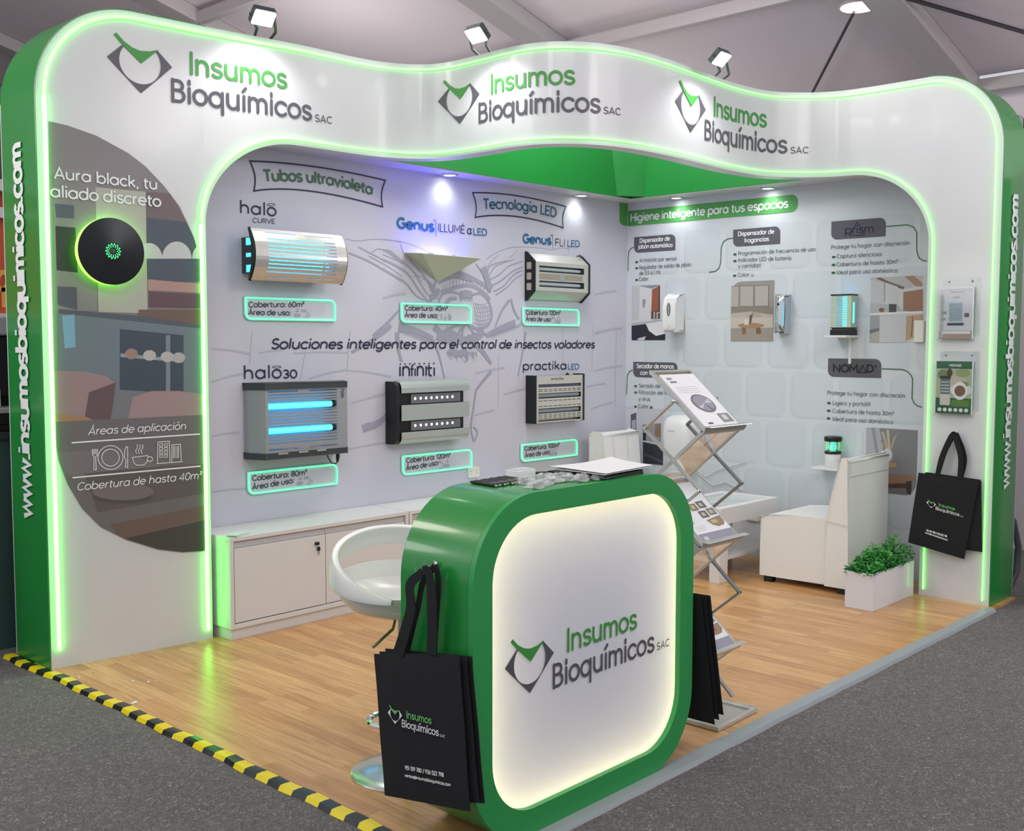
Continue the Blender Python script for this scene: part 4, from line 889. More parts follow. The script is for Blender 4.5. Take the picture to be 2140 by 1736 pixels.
photo([(1811, 892), (1918, 899.6), (1914.5, 1033.6), (1812, 1028)], .085, (0, 1, 0, 1), (128, 128, 132), E5, [
    ((168, 170, 176), [(605, 560), (690, 560), (720, 740), (605, 740)]), ((142, 144, 150), [(640, 560), (660, 560), (690, 740), (670, 740)]), ((176, 168, 150), [(700, 590), (715, 580), (745, 690), (735, 692)]), ((184, 176, 158), [(730, 570), (748, 575), (755, 690), (742, 690)]), ((170, 162, 142), [(800, 590), (775, 620), (752, 690), (762, 690), (785, 630)]), ((160, 150, 128), [(690, 640), (700, 630), (740, 692), (732, 695)]),
    ((196, 196, 198), ell(738, 725, 30, 42, n=12)[:-1]), ((170, 142, 104), [(740, 770), (795, 770), (795, 800), (740, 800)]), ((146, 112, 90), [(725, 838), (905, 850), (905, 882), (725, 900)]), ((70, 52, 44), [(850, 885), (885, 880), (880, 965), (850, 960)]), ((84, 62, 50), [(725, 900), (850, 895), (850, 925), (725, 920)]), ((118, 112, 108), [(725, 925), (850, 925), (860, 970), (725, 960)])])
photo([(1309, 853), (1386, 853), (1386, 971), (1309, 968)], .03, (0, 0, 0, 0), (192, 196, 202), E3, [
    ((206, 210, 214), [(430, 740), (540, 740), (540, 975), (430, 975)]), ((90, 94, 104), [(475, 800), (532, 780), (532, 975), (475, 975)]), ((170, 176, 182), [(485, 860), (525, 850), (525, 945), (485, 945)]), ((150, 150, 152), [(590, 900), (780, 885), (780, 1080), (600, 1070)]), ((140, 118, 100), [(720, 900), (780, 890), (780, 1030), (720, 1020)]), ((40, 44, 50), [(598, 985), (628, 985), (628, 1065), (598, 1060)]), ((196, 200, 204), [(600, 1060), (770, 1085), (770, 1110), (600, 1075)]), ((52, 56, 64), [(598, 1075), (800, 1120), (800, 1310), (600, 1290)]), ((74, 78, 88), [(610, 1185), (800, 1270), (800, 1290), (610, 1210)])])

# ============================================================ INSECT TRAPS ON THE LEFT WALL
def cap_poly(mb, poly_yz, x0, x1):                           # profile in (y, z) extruded along x
    return mb.prism(poly_yz, lambda a, b, c: Vector((c, a, b)), x0, x1)

# 1 curved silver trap with a slotted cover
t = thing('insect_trap', (3.76, 5.18, 2.07), 'curved silver trap with glowing blue slots at upper left of the wall', 'insect trap', 'insect traps on the left wall')
X0, X1, ZC, HZ = 3.405, 4.035, 2.072, .142
def cyl_pt(x, k):                                            # k in -1..1 along the arc
    return Vector((x, 5.15 - .052 * (1 - k * k), ZC + HZ * k))
slots = [-.86, -.66, -.5, -.36, -.22, -.08, .06, .2, .34, .48, .62, .86]
hw = .016
cov = MB(); edges = [-1.0]
for k in slots: edges += [k - hw, k + hw]
edges.append(1.0)
sx0, sx1 = X0 + .085, X1 - .075
def band(k0, k1, x0, x1):
    n = max(1, int((k1 - k0) / .08)); vs = []; fs = []
    for i in range(n + 1):
        k = k0 + (k1 - k0) * i / n; vs += [cyl_pt(x0, k), cyl_pt(x1, k)]
    for i in range(n): fs.append((2 * i, 2 * i + 1, 2 * i + 3, 2 * i + 2))
    cov.add(vs, fs)
for i in range(0, len(edges) - 1):
    if i % 2 == 0: band(edges[i], edges[i + 1], X0, X1)
    else:
        band(edges[i], edges[i + 1], X0, sx0); band(edges[i], edges[i + 1], sx1, X1)
        if i in (1, len(edges) - 3): m_ = (sx0 + sx1) / 2; band(edges[i], edges[i + 1], m_ - .03, m_ + .03)
        else: m_ = sx1 - .09; band(edges[i], edges[i + 1], m_ - .006, m_ + .006)
cov.build('cover', mat('curved_steel', (208, 206, 202), .27, metal=.6), t, solid=.002, smooth=False)
for x in (X0, X1):
    P = [(5.158 - .056 * (1 - k * k), ZC + (HZ + .006) * k) for k in [-1 + .1 * i for i in range(21)]] + [(5.168, ZC + HZ), (5.168 - .03, ZC + .4 * HZ), (5.168 - .03, ZC - .4 * HZ), (5.168, ZC - HZ)]
    MB().prism([(p[0] - (0 if i < 21 else .004), p[1]) for i, p in enumerate(P)], lambda a, b, c: Vector((c, a, b)), x - .008, x + .008).build('end_cap', M_black, t)
cap_poly(MB(), [(5.298, ZC - .1), (5.19, ZC - .1), (5.165, ZC - .05), (5.165, ZC + .05), (5.19, ZC + .1), (5.298, ZC + .1)], X0 + .04, X1 - .06).build('back_box', M_charcoal, t)
for zc, h in ((ZC + .075, .04), (ZC, .022), (ZC - .075, .04)):
    MB().box(X0 + .036, X0 + .041, 5.185, 5.25, zc - h / 2, zc + h / 2).build('side_window', mat('side_window_blue', (120, 220, 245), .3, emit=.9, ecol=(.1, .75, 1)), t)
MB().box(X0 + .02, X1 - .03, 5.152, 5.158, ZC - .12, ZC + .12).build('reflector', mat('white_reflector', (226, 232, 240), .4), t)
for zc in (ZC + .045, ZC - .045): MB().cyl((X0 + .06, 5.132, zc), (X1 - .12, 5.132, zc), .016).build('tube', M_uv, t)

# 2 triangular wall sconce
A0 = on(1, 845.6, 528, YA); B0 = on(0, 883, 529, A0.x); F1 = on(1, 1005.6, 539.6, B0.y); Tp = on(1, 913, 587, YA)
t = thing('insect_trap', ((A0.x + F1.x) / 2, 5.25, Tp.z), 'pale triangular sconce trap with violet glow above it', 'insect trap', 'insect traps on the left wall')
R0 = Vector((F1.x + .005, YA, F1.z + .01)); A1 = Vector((A0.x, YA, A0.z))
MB().add([A1, B0, F1, R0, Tp, Tp + Vector((.02, 0, 0))], [(0, 4, 1), (1, 4, 2), (2, 4, 5, 3)]).build('shade', mat('sage_shade', (196, 204, 184), .5), t, solid=.004, smooth=False)
MB().box(A0.x + .12, F1.x - .16, 5.255, 5.285, 2.128, 2.140).build('light_bar', mat('violet_leds', (90, 80, 255), .4, emit=150, ecol=(.05, .04, 1)), t)
MB().box(A0.x + .13, A0.x + .17, 5.21, 5.22, 2.15, 2.162).build('clip', M_black, t); MB().box(F1.x - .2, F1.x - .18, 5.19, 5.2, 2.148, 2.158).build('clip', M_black, t)

# 3 silver trap with bevelled profile and black ends
t = thing('insect_trap', (6.14, 5.25, 1.9), 'angular silver trap with black ends, two slots, upper right of wall', 'insect trap', 'insect traps on the left wall')
z0, z1 = 1.896, 2.226; yb, yf = 5.298, 5.212; XA, XZ = 5.823, 6.43
prof = [(yb, z0), (yb - .012, z0), (yf, z0 + .062), (yf, z1 - .062), (yb - .012, z1), (yb, z1)]
ms = MB()
def profpt(i, x): return Vector((x, prof[i][0], prof[i][1]))
xl, xr = XA + .045, XZ - .05
def quadp(a, b, x0, x1): ms.add([Vector((x0, a[0], a[1])), Vector((x1, a[0], a[1])), Vector((x1, b[0], b[1])), Vector((x0, b[0], b[1]))], [(0, 1, 2, 3)])
for i in (0, 1, 4 - 1, 4): quadp(prof[i], prof[i + 1], XA, XZ)
zz = [prof[2][1], 1.985, 2.030, 2.092, 2.137, prof[3][1]]
for i in range(5):
    a, b = (yf, zz[i]), (yf, zz[i + 1])
    if i in (1, 3): quadp(a, b, XA, xl); quadp(a, b, xr, XZ)
    else: quadp(a, b, XA, XZ)
ms.build('housing', mat('satin_aluminium', (204, 204, 198), .34, metal=.4), t, solid=.003, smooth=False)
big = [(yb, z0 - .012), (yb - .018, z0 - .012), (yf - .008, z0 + .056), (yf - .008, z1 - .056), (yb - .018, z1 + .012), (yb, z1 + .012)]
for x, s_ in ((XA, -1), (XZ, 1)):
    e_ = cap_poly(MB(), big, x - (.014 if s_ < 0 else 0), x + (.014 if s_ > 0 else 0)).build('end_cap', M_black, t)
    if s_ < 0:
        for zc in (1.985, 2.06, 2.135): MB().prism(rrect(-.028 + 5.262, .028 + 5.262 - .012, zc - .025, zc + .025, .007), lambda a, b, c: Vector((c, a, b)), x - .0155, x - .014).build('window', mat('end_window', (176, 172, 158), .3), e_)
for zc in (2.008, 2.115): MB().cyl((xl, 5.235, zc), (xr - .025, 5.235, zc), .014).build('tube', M_uvpale, t); 
for zc in (2.008, 2.115): MB().box(xr - .03, xr, 5.215, 5.25, zc - .02, zc + .02).build('socket', M_black, t)
MB().box(XA + .02, XZ - .02, 5.27, 5.28, z0 + .02, z1 - .02).build('back_plate', M_aludark, t)
MB().box(xl, xr - .02, yf - .003, yf, 2.040, 2.082).build('label_strip', mat('bronze_strip', (176, 168, 150), .35, metal=.5), t)
MB().box(6.09, 6.15, yf - .005, yf - .003, 2.038, 2.084).build('badge', M_silver, t)
MB().tube([(6.36, 5.27, 2.232), (6.38, 5.25, 2.24), (6.40, 5.262, 2.234)], .006, 6).build('catch', M_black, t)

# 4 large square trap with two lit tubes
t = thing('insect_trap', (3.76, 5.2, .925), 'wide grey trap with two bright blue tubes at lower left of wall', 'insect trap', 'insect traps on the left wall')
xa, xz, yf = 3.452, 4.073, 5.145
zt_, zb_ = 1.322, .95
bodyp = lambda e: [(xa - .008 - e, 5.298), (xa - .008 - e, 5.255), (xa + .03, yf - e), (xz - .012, yf - e), (xz + e, 5.2), (xz + e, 5.298)]
PZ = lambda a, b, c: Vector((a, b, c))
MB().prism(bodyp(.006), PZ, 1.316, 1.352).build('top_cap', M_charcoal, t, bevel=.006)
MB().prism(bodyp(.006), PZ, .922, .956).build('bottom_cap', M_charcoal, t, bevel=.006)
sd = MB(); q = bodyp(0)
sd.add([Vector((*q[0], .95)), Vector((*q[1], .95)), Vector((*q[2], .95)), Vector((*q[0], 1.32)), Vector((*q[1], 1.32)), Vector((*q[2], 1.32))], [(0, 1, 4, 3), (1, 2, 5, 4)])
fx0, fx1 = xa + .03, xz - .012; gx0, gx1 = fx0 + .02, fx1 - .075
sl = sorted([(.972 + .006, .004)] + [(z, .0032) for z in (1.012, 1.030, 1.048)] + [(1.082, .024)] + [(z, .0032) for z in (1.118, 1.136, 1.154, 1.172, 1.190)] + [(1.222, .024)] + [(z, .0032) for z in (1.256, 1.272, 1.288)] + [(1.306, .004)])
zp = .95
def fq(z0, z1, x0, x1): sd.add([Vector((x0, yf, z0)), Vector((x1, yf, z0)), Vector((x1, yf, z1)), Vector((x0, yf, z1))], [(0, 1, 2, 3)])
for zc, h in sl:
    fq(zp, zc - h, fx0, fx1); fq(zc - h, zc + h, fx0, gx0); fq(zc - h, zc + h, gx1, fx1)
    if h < .01 and zc in (1.306, .978): fq(zc - h, zc + h, (gx0 + gx1) / 2 - .04, (gx0 + gx1) / 2 + .04)
    zp = zc + h
fq(zp, 1.32, fx0, fx1)
sd.build('cover', mat('silver_cover', (166, 171, 176), .36, metal=.5), t, solid=.002, smooth=False)
MB().box(xa + .02, xz - .03, 5.22, 5.23, .96, 1.31).build('reflector', mat('blue_grey_reflector', (150, 160, 175), .4), t)
for zc in (1.082, 1.222):
    MB().cyl((gx0 + .01, yf + .022, zc), (gx1 - .03, yf + .022, zc), .0165).build('tube', M_uv, t); MB().cyl((gx1 - .03, yf + .022, zc), (gx1 - .004, yf + .022, zc), .019).build('socket', M_black, t)
P_ = planeY(yf)
o = MB(); ptext(o, P_, 'INSECT-O-CUTOR', (592, 941), (671, 936.5), 5.5, w=.18, off=.003); o.build('lettering', M_silver, t)
mv = Plane((fx1 - .028, yf, 1.2), (0, 0, -1), (1, 0, 0), (0, -1, 0)); text(MB(), 'halo', mv.m, (-.105, -.018), (-.055, -.018), .026, w=.12, off=.003).build('lettering', M_charcoal, t)
for x in (3.56, 3.70, 3.83): MB().box(x, x + .065, yf - .012, yf - .004, .948, .957).build('catch', M_silver, t)
MB().tube([(4.03, 5.2, .925), (4.03, 5.2, .895), (4.035, 5.21, .865)], [.012, .012, .007], 8).build('plug', M_black, t)
MB().tube([(4.035, 5.21, .866), (4.03, 5.22, .852), (4.0, 5.22, .858), (3.965, 5.21, .895), (3.95, 5.2, .923)], .004, 6).build('cable', M_black, t)

# 5 black framed trap with three silver plates and two rows of light dots
t = thing('insect_trap', (4.83, 5.25, .93), 'black trap with three silver plates and rows of white light dots', 'insect trap', 'insect traps on the left wall')
xa, xz = 4.49, 5.13; zb_, zt_ = .935, 1.335
cap_poly(MB(), rrect(5.19, 5.297, zb_, zt_, [.045, 0, 0, .045], 6), xa, xa + .028).build('end_cap', M_black, t)
cap_poly(MB(), rrect(5.205, 5.297, zb_ + .01, zt_ - .01, [.04, 0, 0, .04], 6), xa + .028, xz - .035).build('housing', M_black, t)
def plate(z0, z1, wrap):
    pts = []
    if wrap == 1: pts = [(5.19 + .075, z1)] + [(5.19 + .045 - .045 * math.sin(a), z1 - .045 + .045 * math.cos(a)) for a in [PI / 2 * k / 6 for k in range(7)]] + [(5.19, z0)]
    elif wrap == -1: pts = [(5.19, z1)] + [(5.19 + .045 - .045 * math.cos(a), z0 + .045 - .045 * math.sin(a)) for a in [PI / 2 * k / 6 for k in range(7)]] + [(5.19 + .075, z0)]
    else: pts = [(5.19, z1), (5.19, z0)]
    mb = MB(); vs = []; fs = []
    x0, x1 = xa + .036, xz
    for y, z in pts: vs += [Vector((x0, y - .006, z)), Vector((x1, y - .006, z))]
    for i in range(len(pts) - 1): fs.append((2 * i, 2 * i + 1, 2 * i + 3, 2 * i + 2))
    return mb.add(vs, fs)
for z0, z1, w_ in ((1.262, zt_ + .002, 1), (1.086, 1.186, 0), (zb_, 1.012, -1)):
    plate(z0, z1, w_).build('plate', mat('plate_silver', (186, 194, 193), .3, metal=.45), t, solid=.005)
for zc in (1.222, 1.048):
    s_ = MB().box(4.62, 5.06, 5.198, 5.204, zc - .03, zc + .03).build('light_strip', mat('grey_strip', (128, 128, 136), .35, metal=.4), t)
    for k in range(8):
        x = 4.655 + k * .0475; MB().lathe([(0, .003), (.0085, 0)], (x, 5.197, zc + .002), 10, (0, -1, 0)).build('light_dot', M_dot, s_)

# 6 framed trap with perforated front
t = thing('insect_trap', (6.09, 5.25, .995), 'silver slatted trap with black sides at lower right of wall', 'insect trap', 'insect traps on the left wall')
xa, xz, yf = 5.826, 6.37, 5.205; z0, z1 = .998, 1.340
MB().box(xa - .004, xa + .014, yf + .002, 5.297, z0 - .004, z1 + .004).build('side_panel', M_black, t); MB().box(xz - .008, xz + .008, yf - .006, 5.297, z0 - .004, z1 + .008).build('side_panel', M_black, t)
fr = MB(); xl, xr = xa + .03, xz - .03
rows = [(1.268, .011), (1.240, .0025), (1.228, .0025), (1.194, .019), (1.158, .0025), (1.118, .0025), (1.084, .019), (1.054, .0025), (1.042, .0025), (1.030, .0025), (1.008 + .006, .008)]
zp = z0
def fr_(za, zb2, x0, x1): fr.add([Vector((x0, yf, za)), Vector((x1, yf, za)), Vector((x1, yf, zb2)), Vector((x0, yf, zb2))], [(0, 1, 2, 3)])
for zc, h in sorted(rows):
    fr_(zp, zc - h, xa + .012, xz - .008); fr_(zc - h, zc + h, xa + .012, xl); fr_(zc - h, zc + h, xr, xz - .008)
    if h < .005:
        for k in range(1, 9): x = xl + (xr - xl) * k / 9; fr_(zc - h, zc + h, x - .006, x + .006)
    zp = zc + h
fr_(zp, z1, xa + .012, xz - .008)
fr.build('front_plate', mat('champagne_aluminium', (208, 206, 196), .36, metal=.3), t, solid=.002, smooth=False)
MB().box(xa + .014, xz - .01, 5.25, 5.29, z0 + .004, z1 - .002).build('reflector', M_aludark, t)
for zc in (1.194, 1.084): MB().cyl((xl, 5.226, zc), (xr - .01, 5.226, zc), .014).build('tube', mat('grey_tube', (150, 162, 172), .25), t)
ld = MB().box(xl, xr, 5.215, 5.222, 1.261, 1.275).build('light_strip', mat('violet_grey_strip', (96, 94, 130), .3), t)
o = MB(); ptext(o, planeY(yf), 'practika', (1152, 793.5), (1177.5, 792.8), 4.6, w=.2, off=.002); o.build('lettering', M_charcoal, t)
MB().tube([(6.22, 5.25, 1.34), (6.235, 5.25, 1.352), (6.25, 5.25, 1.34)], .006, 6).build('catch', M_black, t)
fr_o = None

# six green lit frames with coverage notes
FR = [(3.457, 1.717, '60m²', 'green lit frame reading Cobertura 60, below the curved silver trap', 'ab'), (4.620, 1.715, '40m²', 'green lit frame reading Cobertura 40, below the triangular sconce', 'cde'), (5.780, 1.711, '120m²', 'green lit frame reading Cobertura 120, below the angular silver trap', 'bf'),
      (3.460, .720, '80m²', 'green lit frame reading Cobertura 80, below the wide grey trap', 'ab'), (4.624, .725, '120m²', 'green lit frame reading Cobertura 120, below trap with light dots', 'ba'), (5.767, .720, '100m²', 'green lit frame reading Cobertura 100, below the slatted trap', 'fg')]
TX = [[(520, 642, 635.5, 641.5), (519.5, 658, 606.5, 659)], [(846.5, 648.5, 935, 650), (846, 663, 913.5, 664)], [(1099.5, 657.5, 1171, 658.5), (1099, 670.5, 1152, 672)], [(527.5, 1005, 641, 992), (527.5, 1023.5, 613, 1009)], [(849.5, 967.5, 941, 955.5), (849, 983, 915.5, 971.5)], [(1097, 942, 1169, 934), (1097, 956, 1149, 948)]]
for (x, z, s_, lb, ics), tq in zip(FR, TX):
    t = thing('light_frame', (x + .313, YA - .012, z), lb, 'sign', 'green lit frames under the traps')
    o_ = rrect(x, x + .626, z, z + .119, [.035, 0.004, .035, .004], 6)
    MB().prism(rrect(x - .008, x + .634, z - .008, z + .127, [.04, .006, .04, .006], 6), WA.m, .004, .010).build('plate', M_wallA, t)
    MB().tube([WA.m(a, b, .018) for a, b in o_], .0058, 6, closed=True).build('light_tube', M_ledc, t)
    for (u0, v0, u1, v1), st in zip(tq, ('Cobertura: ' + s_, 'Área de uso:')):
        o = MB(); Pf = planeY(YA - .011); ptext(o, Pf, st, (u0, v0), (u1, v1), 11.5 if x < 4 else (10.5 if x < 5 else 9.5), w=.195, off=.0012); o.build('lettering', M_inkgrey, t)
    o = MB(); Pf = planeY(YA - .011); cx = x + .335 - (0 if x < 4 else .02); cz = z + .038
    for ch in ics:
        if ch == 'a': o.sheet(rrect(cx, cx + .042, cz - .022, cz - .002, .001, 1), Pf.m, .0012); o.ribbon([(cx + .008, cz + .012), (cx + .034, cz + .012)], .003, Pf.m, .0012); o.ribbon([(cx + .012, cz + .026), (cx + .03, cz + .026), (cx + .016, cz + .014), (cx + .028, cz + .014)], .003, Pf.m, .0012)
        if ch == 'b': o.sheet(rrect(cx, cx + .034, cz + .010, cz + .024, .004, 3), Pf.m, .0012); o.ribbon([(cx + .036, cz + .012), (cx + .052, cz + .002)], .003, Pf.m, .0012); o.ribbon(ell(cx + .048, cz - .012, .012, .011)[:-1], .003, Pf.m, .0012, closed=True); o.ribbon([(cx + .008, cz - .022), (cx + .04, cz - .022)], .003, Pf.m, .0012); cx += .014
        if ch == 'c': o.ribbon(ell(cx + .02, cz, .017, .017)[:-1], .003, Pf.m, .0012, closed=True); o.ribbon([(cx - .002, cz + .02), (cx - .002, cz - .02)], .004, Pf.m, .0012); o.ribbon([(cx + .042, cz + .02), (cx + .042, cz - .02)], .004, Pf.m, .0012); cx += .006
        if ch == 'd': o.ribbon([(cx + .004, cz), (cx + .008, cz - .018), (cx + .028, cz - .018), (cx + .032, cz)], .004, Pf.m, .0012, closed=True); o.ribbon([(cx + .018, cz + .004), (cx + .018, cz + .022)], .004, Pf.m, .0012); cx -= .006
        if ch == 'e': o.sheet(rrect(cx + .002, cx + .016, cz - .02, cz + .024, .001, 1), Pf.m, .0012); o.sheet(rrect(cx + .019, cx + .032, cz - .02, cz + .014, .001, 1), Pf.m, .0012)
        if ch == 'f': o.ribbon([(cx, cz - .022), (cx, cz + .006), (cx + .018, cz + .026), (cx + .036, cz + .006), (cx + .036, cz - .022)], .004, Pf.m, .0012, closed=True); o.sheet(rrect(cx + .006, cx + .03, cz - .02, cz - .002, .001, 1), Pf.m, .0013)
        if ch == 'g': o.sheet([(cx, cz - .022), (cx + .036, cz - .022), (cx + .036, cz + .002), (cx + .02, cz - .004), (cx + .016, cz + .006), (cx, cz)], Pf.m, .0012); o.ribbon([(cx + .006, cz + .006), (cx + .006, cz + .022), (cx + .036, cz + .024)], .004, Pf.m, .0012)
        cx += .05
    o.build('pictograms', mat('pale_pictogram', (164, 168, 180), .5), t)

def outlet(S, a, b, lb, nv):
    p = S.m(a, b, 0); t = thing('wall_outlet', p, lb, 'outlet')
    MB().prism(rrect(a - .055, a + .055, b - .037, b + .037, .012), S.m, .001, .012).build('plate', M_offwhite, t, bevel=.002)
    h = MB()
    for s_ in (-.026, .026):
        for dx, dz in ((-.006, .008), (.006, .008), (0, -.008)): h.sheet(ell(a + s_ + dx, b + dz, .0026, .0032, n=8)[:-1], S.m, .0125)
    h.build('sockets', M_black, t)
pa = WA.px(988, 986); outlet(WA, pa[0], pa[1], 'cream wall outlet on the left wall above the counter', None)
pb = WB.px(1575, 1077); outlet(WB, pb[0], pb[1], 'cream wall outlet low on the right wall behind the coffee table', None)

# black disc trap on the left pillar
s0, z0 = FA.px(222, 527); p0, nn = FA.at(s0); nv = Vector((nn[0], nn[1], 0)); ctr = Vector((p0[0], p0[1], z0))
R_ = .162
ctrd = ctr + nv * .0
t = thing('insect_trap', ctrd, 'round black disc trap with green ring, on the left pillar', 'insect trap')
MB().lathe([(0, .006), (R_ - .03, .006), (R_ - .03, .05), (R_ - .01, .055), (R_ - .01, .064), (0, .064)], ctrd, 48, nv).build('base', M_black, t)
MB().lathe([(R_ - .028, .012), (R_ - .004, .016), (R_, .03), (R_ - .004, .046), (R_ - .028, .05)], ctrd, 48, nv).build('light_ring', mat('lime_light_ring', (200, 255, 170), .4, emit=3.2, ecol=(.2, 1, .04)), t)
MB().lathe([(R_ - .002, .062), (R_, .066), (R_, .072), (.045, .086), (.03, .087), (.018, .085), (0, .085)], ctrd, 64, nv).build('disc', M_blackdisc, t)
dt = MB(); ax_a = Vector((-nv.y, nv.x, 0)) * -1; e1 = Vector((-nv.y, nv.x, 0)); e2 = Vector((0, 0, 1))
for rr, n_, sz in ((.021, 12, .0022), (.028, 14, .0028), (.0345, 14, .0036)):
    for k in range(n_):
        a = 2 * PI * (k + (.5 if rr == .028 else 0)) / n_
        c_ = ctrd + nv * .0895 + e1 * rr * math.cos(a) + e2 * rr * math.sin(a)
        dt.lathe([(0, .002), (sz, 0)], c_, 6, nv)
dt.build('light_holes', mat('green_dots', (60, 255, 110), .4, emit=3, ecol=(.05, 1, .2)), t)
MB().lathe([(0, .002), (.013, .001), (.014, 0)], ctrd + nv * .087, 20, nv).build('hub', M_charcoal, t)

# ============================================================ DEVICES ON THE RIGHT WALL
def bx(x0, x1, y0, y1, z0, z1): return MB().box(x0, x1, y0, y1, z0, z1)
# soap dispenser
t = thing('soap_dispenser', (6.95, 4.79, 1.672), 'white automatic soap dispenser with dark oval window on the right wall', 'soap dispenser')
pf = [(7.028, 1.672), (6.895, 1.672), (6.885, 1.70), (6.885, 1.86), (6.905, 1.92), (6.95, 1.948), (7.028, 1.95)]
MB().prism(pf, lambda a, b, c: Vector((a, c, b)), 4.742, 4.838).build('body', M_plastic, t, bevel=.012, seg=4)
Sp = planeX(6.8845)
MB().sheet(ell(-4.79, 1.835, .017, .052, n=24)[:-1], Sp.m, .0012).build('window', mat('smoky_window', (96, 104, 104), .15), t)
MB().sheet(ell(-4.79, 1.835, .007, .044, n=24)[:-1], Sp.m, .0018).build('window_core', M_silver, t)  # paler narrow ellipse inside the dark window
MB().sheet(ell(-4.782, 1.706, .003, .003, n=8)[:-1], Sp.m, .0012).build('sensor', M_charcoal, t)
# fragrance dispenser
t = thing('fragrance_dispenser', (6.98, 3.875, 1.664), 'mirror chrome fragrance dispenser with grey sides on the right wall', 'dispenser')
MB().prism([(7.028, 1.664), (6.955, 1.664), (6.955, 1.915), (7.028, 1.918)], lambda a, b, c: Vector((a, c, b)), 3.84, 3.915).build('body', mat('grey_plastic', (176, 182, 188), .35), t, bevel=.014, seg=4)
fr = MB(); vs = []; fs = []
for i in range(13):
    z = 1.668 + .245 * i / 12
    for k in range(9):
        a = PI * (k / 8); vs.append((6.955 - .036 * math.sin(a) * (1 - .25 * ((i - 6) / 6) ** 4), 3.8775 - .036 * math.cos(a), z))
for i in range(12):
    for k in range(8): a = i * 9 + k; fs.append((a, a + 1, a + 10, a + 9))
fr.add(vs, fs).build('chrome_front', M_chrome, t, solid=.003)
MB().lathe([(0, .003), (.009, 0)], (6.918, 3.8775, 1.857), 12, (-1, 0, 0)).build('nozzle', M_black, t)
# lit slatted lamp on a shelf
def shelf(y0, y1, z, lb, x0=6.84):
    t = thing('wall_shelf', (6.93, (y0 + y1) / 2, z - .1), lb, 'shelf')
    bx(x0, 7.028, y0, y1, z - .016, z).build('board', M_white, t, bevel=.002)
    return t
t = shelf(3.322, 3.48, 1.636, 'small white wall shelf under the blue slatted lamp')
MB().prism(rrect(-3.392, -3.372, 1.44, 1.622, .009), WB.m, .001, .006).build('bracket', M_plastic, t)
t = thing('insect_trap', (6.975, 3.40, 1.637), 'small silver slatted lamp with blue glow on the white shelf', 'insect trap')
bx(6.915, 7.018, 3.328, 3.478, 1.6365, 1.676).build('base', M_black, t, bevel=.004)
bx(6.922, 7.018, 3.33, 3.478, 1.684, 1.69).build('bottom_frame', M_black, t); MB().ring([(6.92, 3.327), (7.018, 3.327), (7.018, 3.48), (6.92, 3.48)], [(6.932, 3.339), (7.012, 3.339), (7.012, 3.468), (6.932, 3.468)], lambda a, b, c: Vector((a, b, c)), 1.906, 1.915).build('top_frame', M_black, t)
bx(6.928, 7.0, 3.335, 3.47, 1.676, 1.685).build('neck', M_charcoal, t)
gr = MB()
def grq(y0, y1, z0, z1): gr.add([(6.926, y0, z0), (6.926, y1, z0), (6.926, y1, z1), (6.926, y0, z1)], [(0, 3, 2, 1)])
zs = [1.690 + .216 * k / 27 for k in range(28)]
for k in range(27):
    if k % 2 == 0: grq(3.332, 3.476, zs[k], zs[k + 1])
    else: grq(3.332, 3.362, zs[k], zs[k + 1]); grq(3.468, 3.476, zs[k], zs[k + 1]); grq(3.44, 3.444, zs[k], zs[k + 1])
gr.add([(6.926, 3.332, 1.69), (7.015, 3.332, 1.69), (7.015, 3.332, 1.906), (6.926, 3.332, 1.906)], [(0, 1, 2, 3)])
gr.build('grille', mat('grille_silver', (190, 204, 180), .35, metal=.4), t, solid=.0015, smooth=False)
MB().cyl((6.965, 3.385, 1.692), (6.965, 3.385, 1.904), .024).build('tube', M_uv, t)
bx(6.99, 7.012, 3.34, 3.47, 1.692, 1.904).build('back_panel', mat('teal_board', (150, 190, 196), .4), t)
for k in range(1): bx(6.95, 6.972, 3.3285, 3.3315, 1.72, 1.86).build('side_slot', mat('side_window_blue', (120, 220, 245), .3), t)
# lantern on the second shelf
t = shelf(3.21, 3.575, .726, 'white wall shelf behind the armchair carrying the green lantern', 6.88)
L0 = Vector((6.955, 3.455, .7265))
t = thing('lantern', L0, 'portable lantern with black cap and green light on a white shelf', 'lantern')
MB().lathe([(0, 0), (.05, 0), (.053, .004), (.053, .09), (.048, .096), (0, .096)], L0, 28).build('base', mat('frosted_base', (228, 230, 230), .35), t)
MB().lathe([(0, .096), (.056, .096), (.058, .106), (.052, .114), (0, .114)], L0, 28).build('lower_ring', M_black, t)
MB().lathe([(0, .178), (.05, .178), (.060, .182), (.062, .206), (.055, .214), (0, .212)], L0, 28).build('cap', M_black, t)
cg = MB()
for k in range(10): a = 2 * PI * k / 10; cg.cyl(L0 + Vector((.047 * math.cos(a), .047 * math.sin(a), .112)), L0 + Vector((.047 * math.cos(a), .047 * math.sin(a), .18)), .003, n=6)
for z in (.128, .145, .162): cg.tube([L0 + Vector((.047 * math.cos(2 * PI * k / 20), .047 * math.sin(2 * PI * k / 20), z)) for k in range(20)], .0022, 5, closed=True)
cg.build('cage', M_chrome, t)
MB().lathe([(0, .114), (.018, .116), (.02, .15), (.012, .172), (0, .174)], L0, 16).build('bulb', mat('green_bulb', (60, 255, 130), .4, emit=4, ecol=(.02, 1, .25)), t)
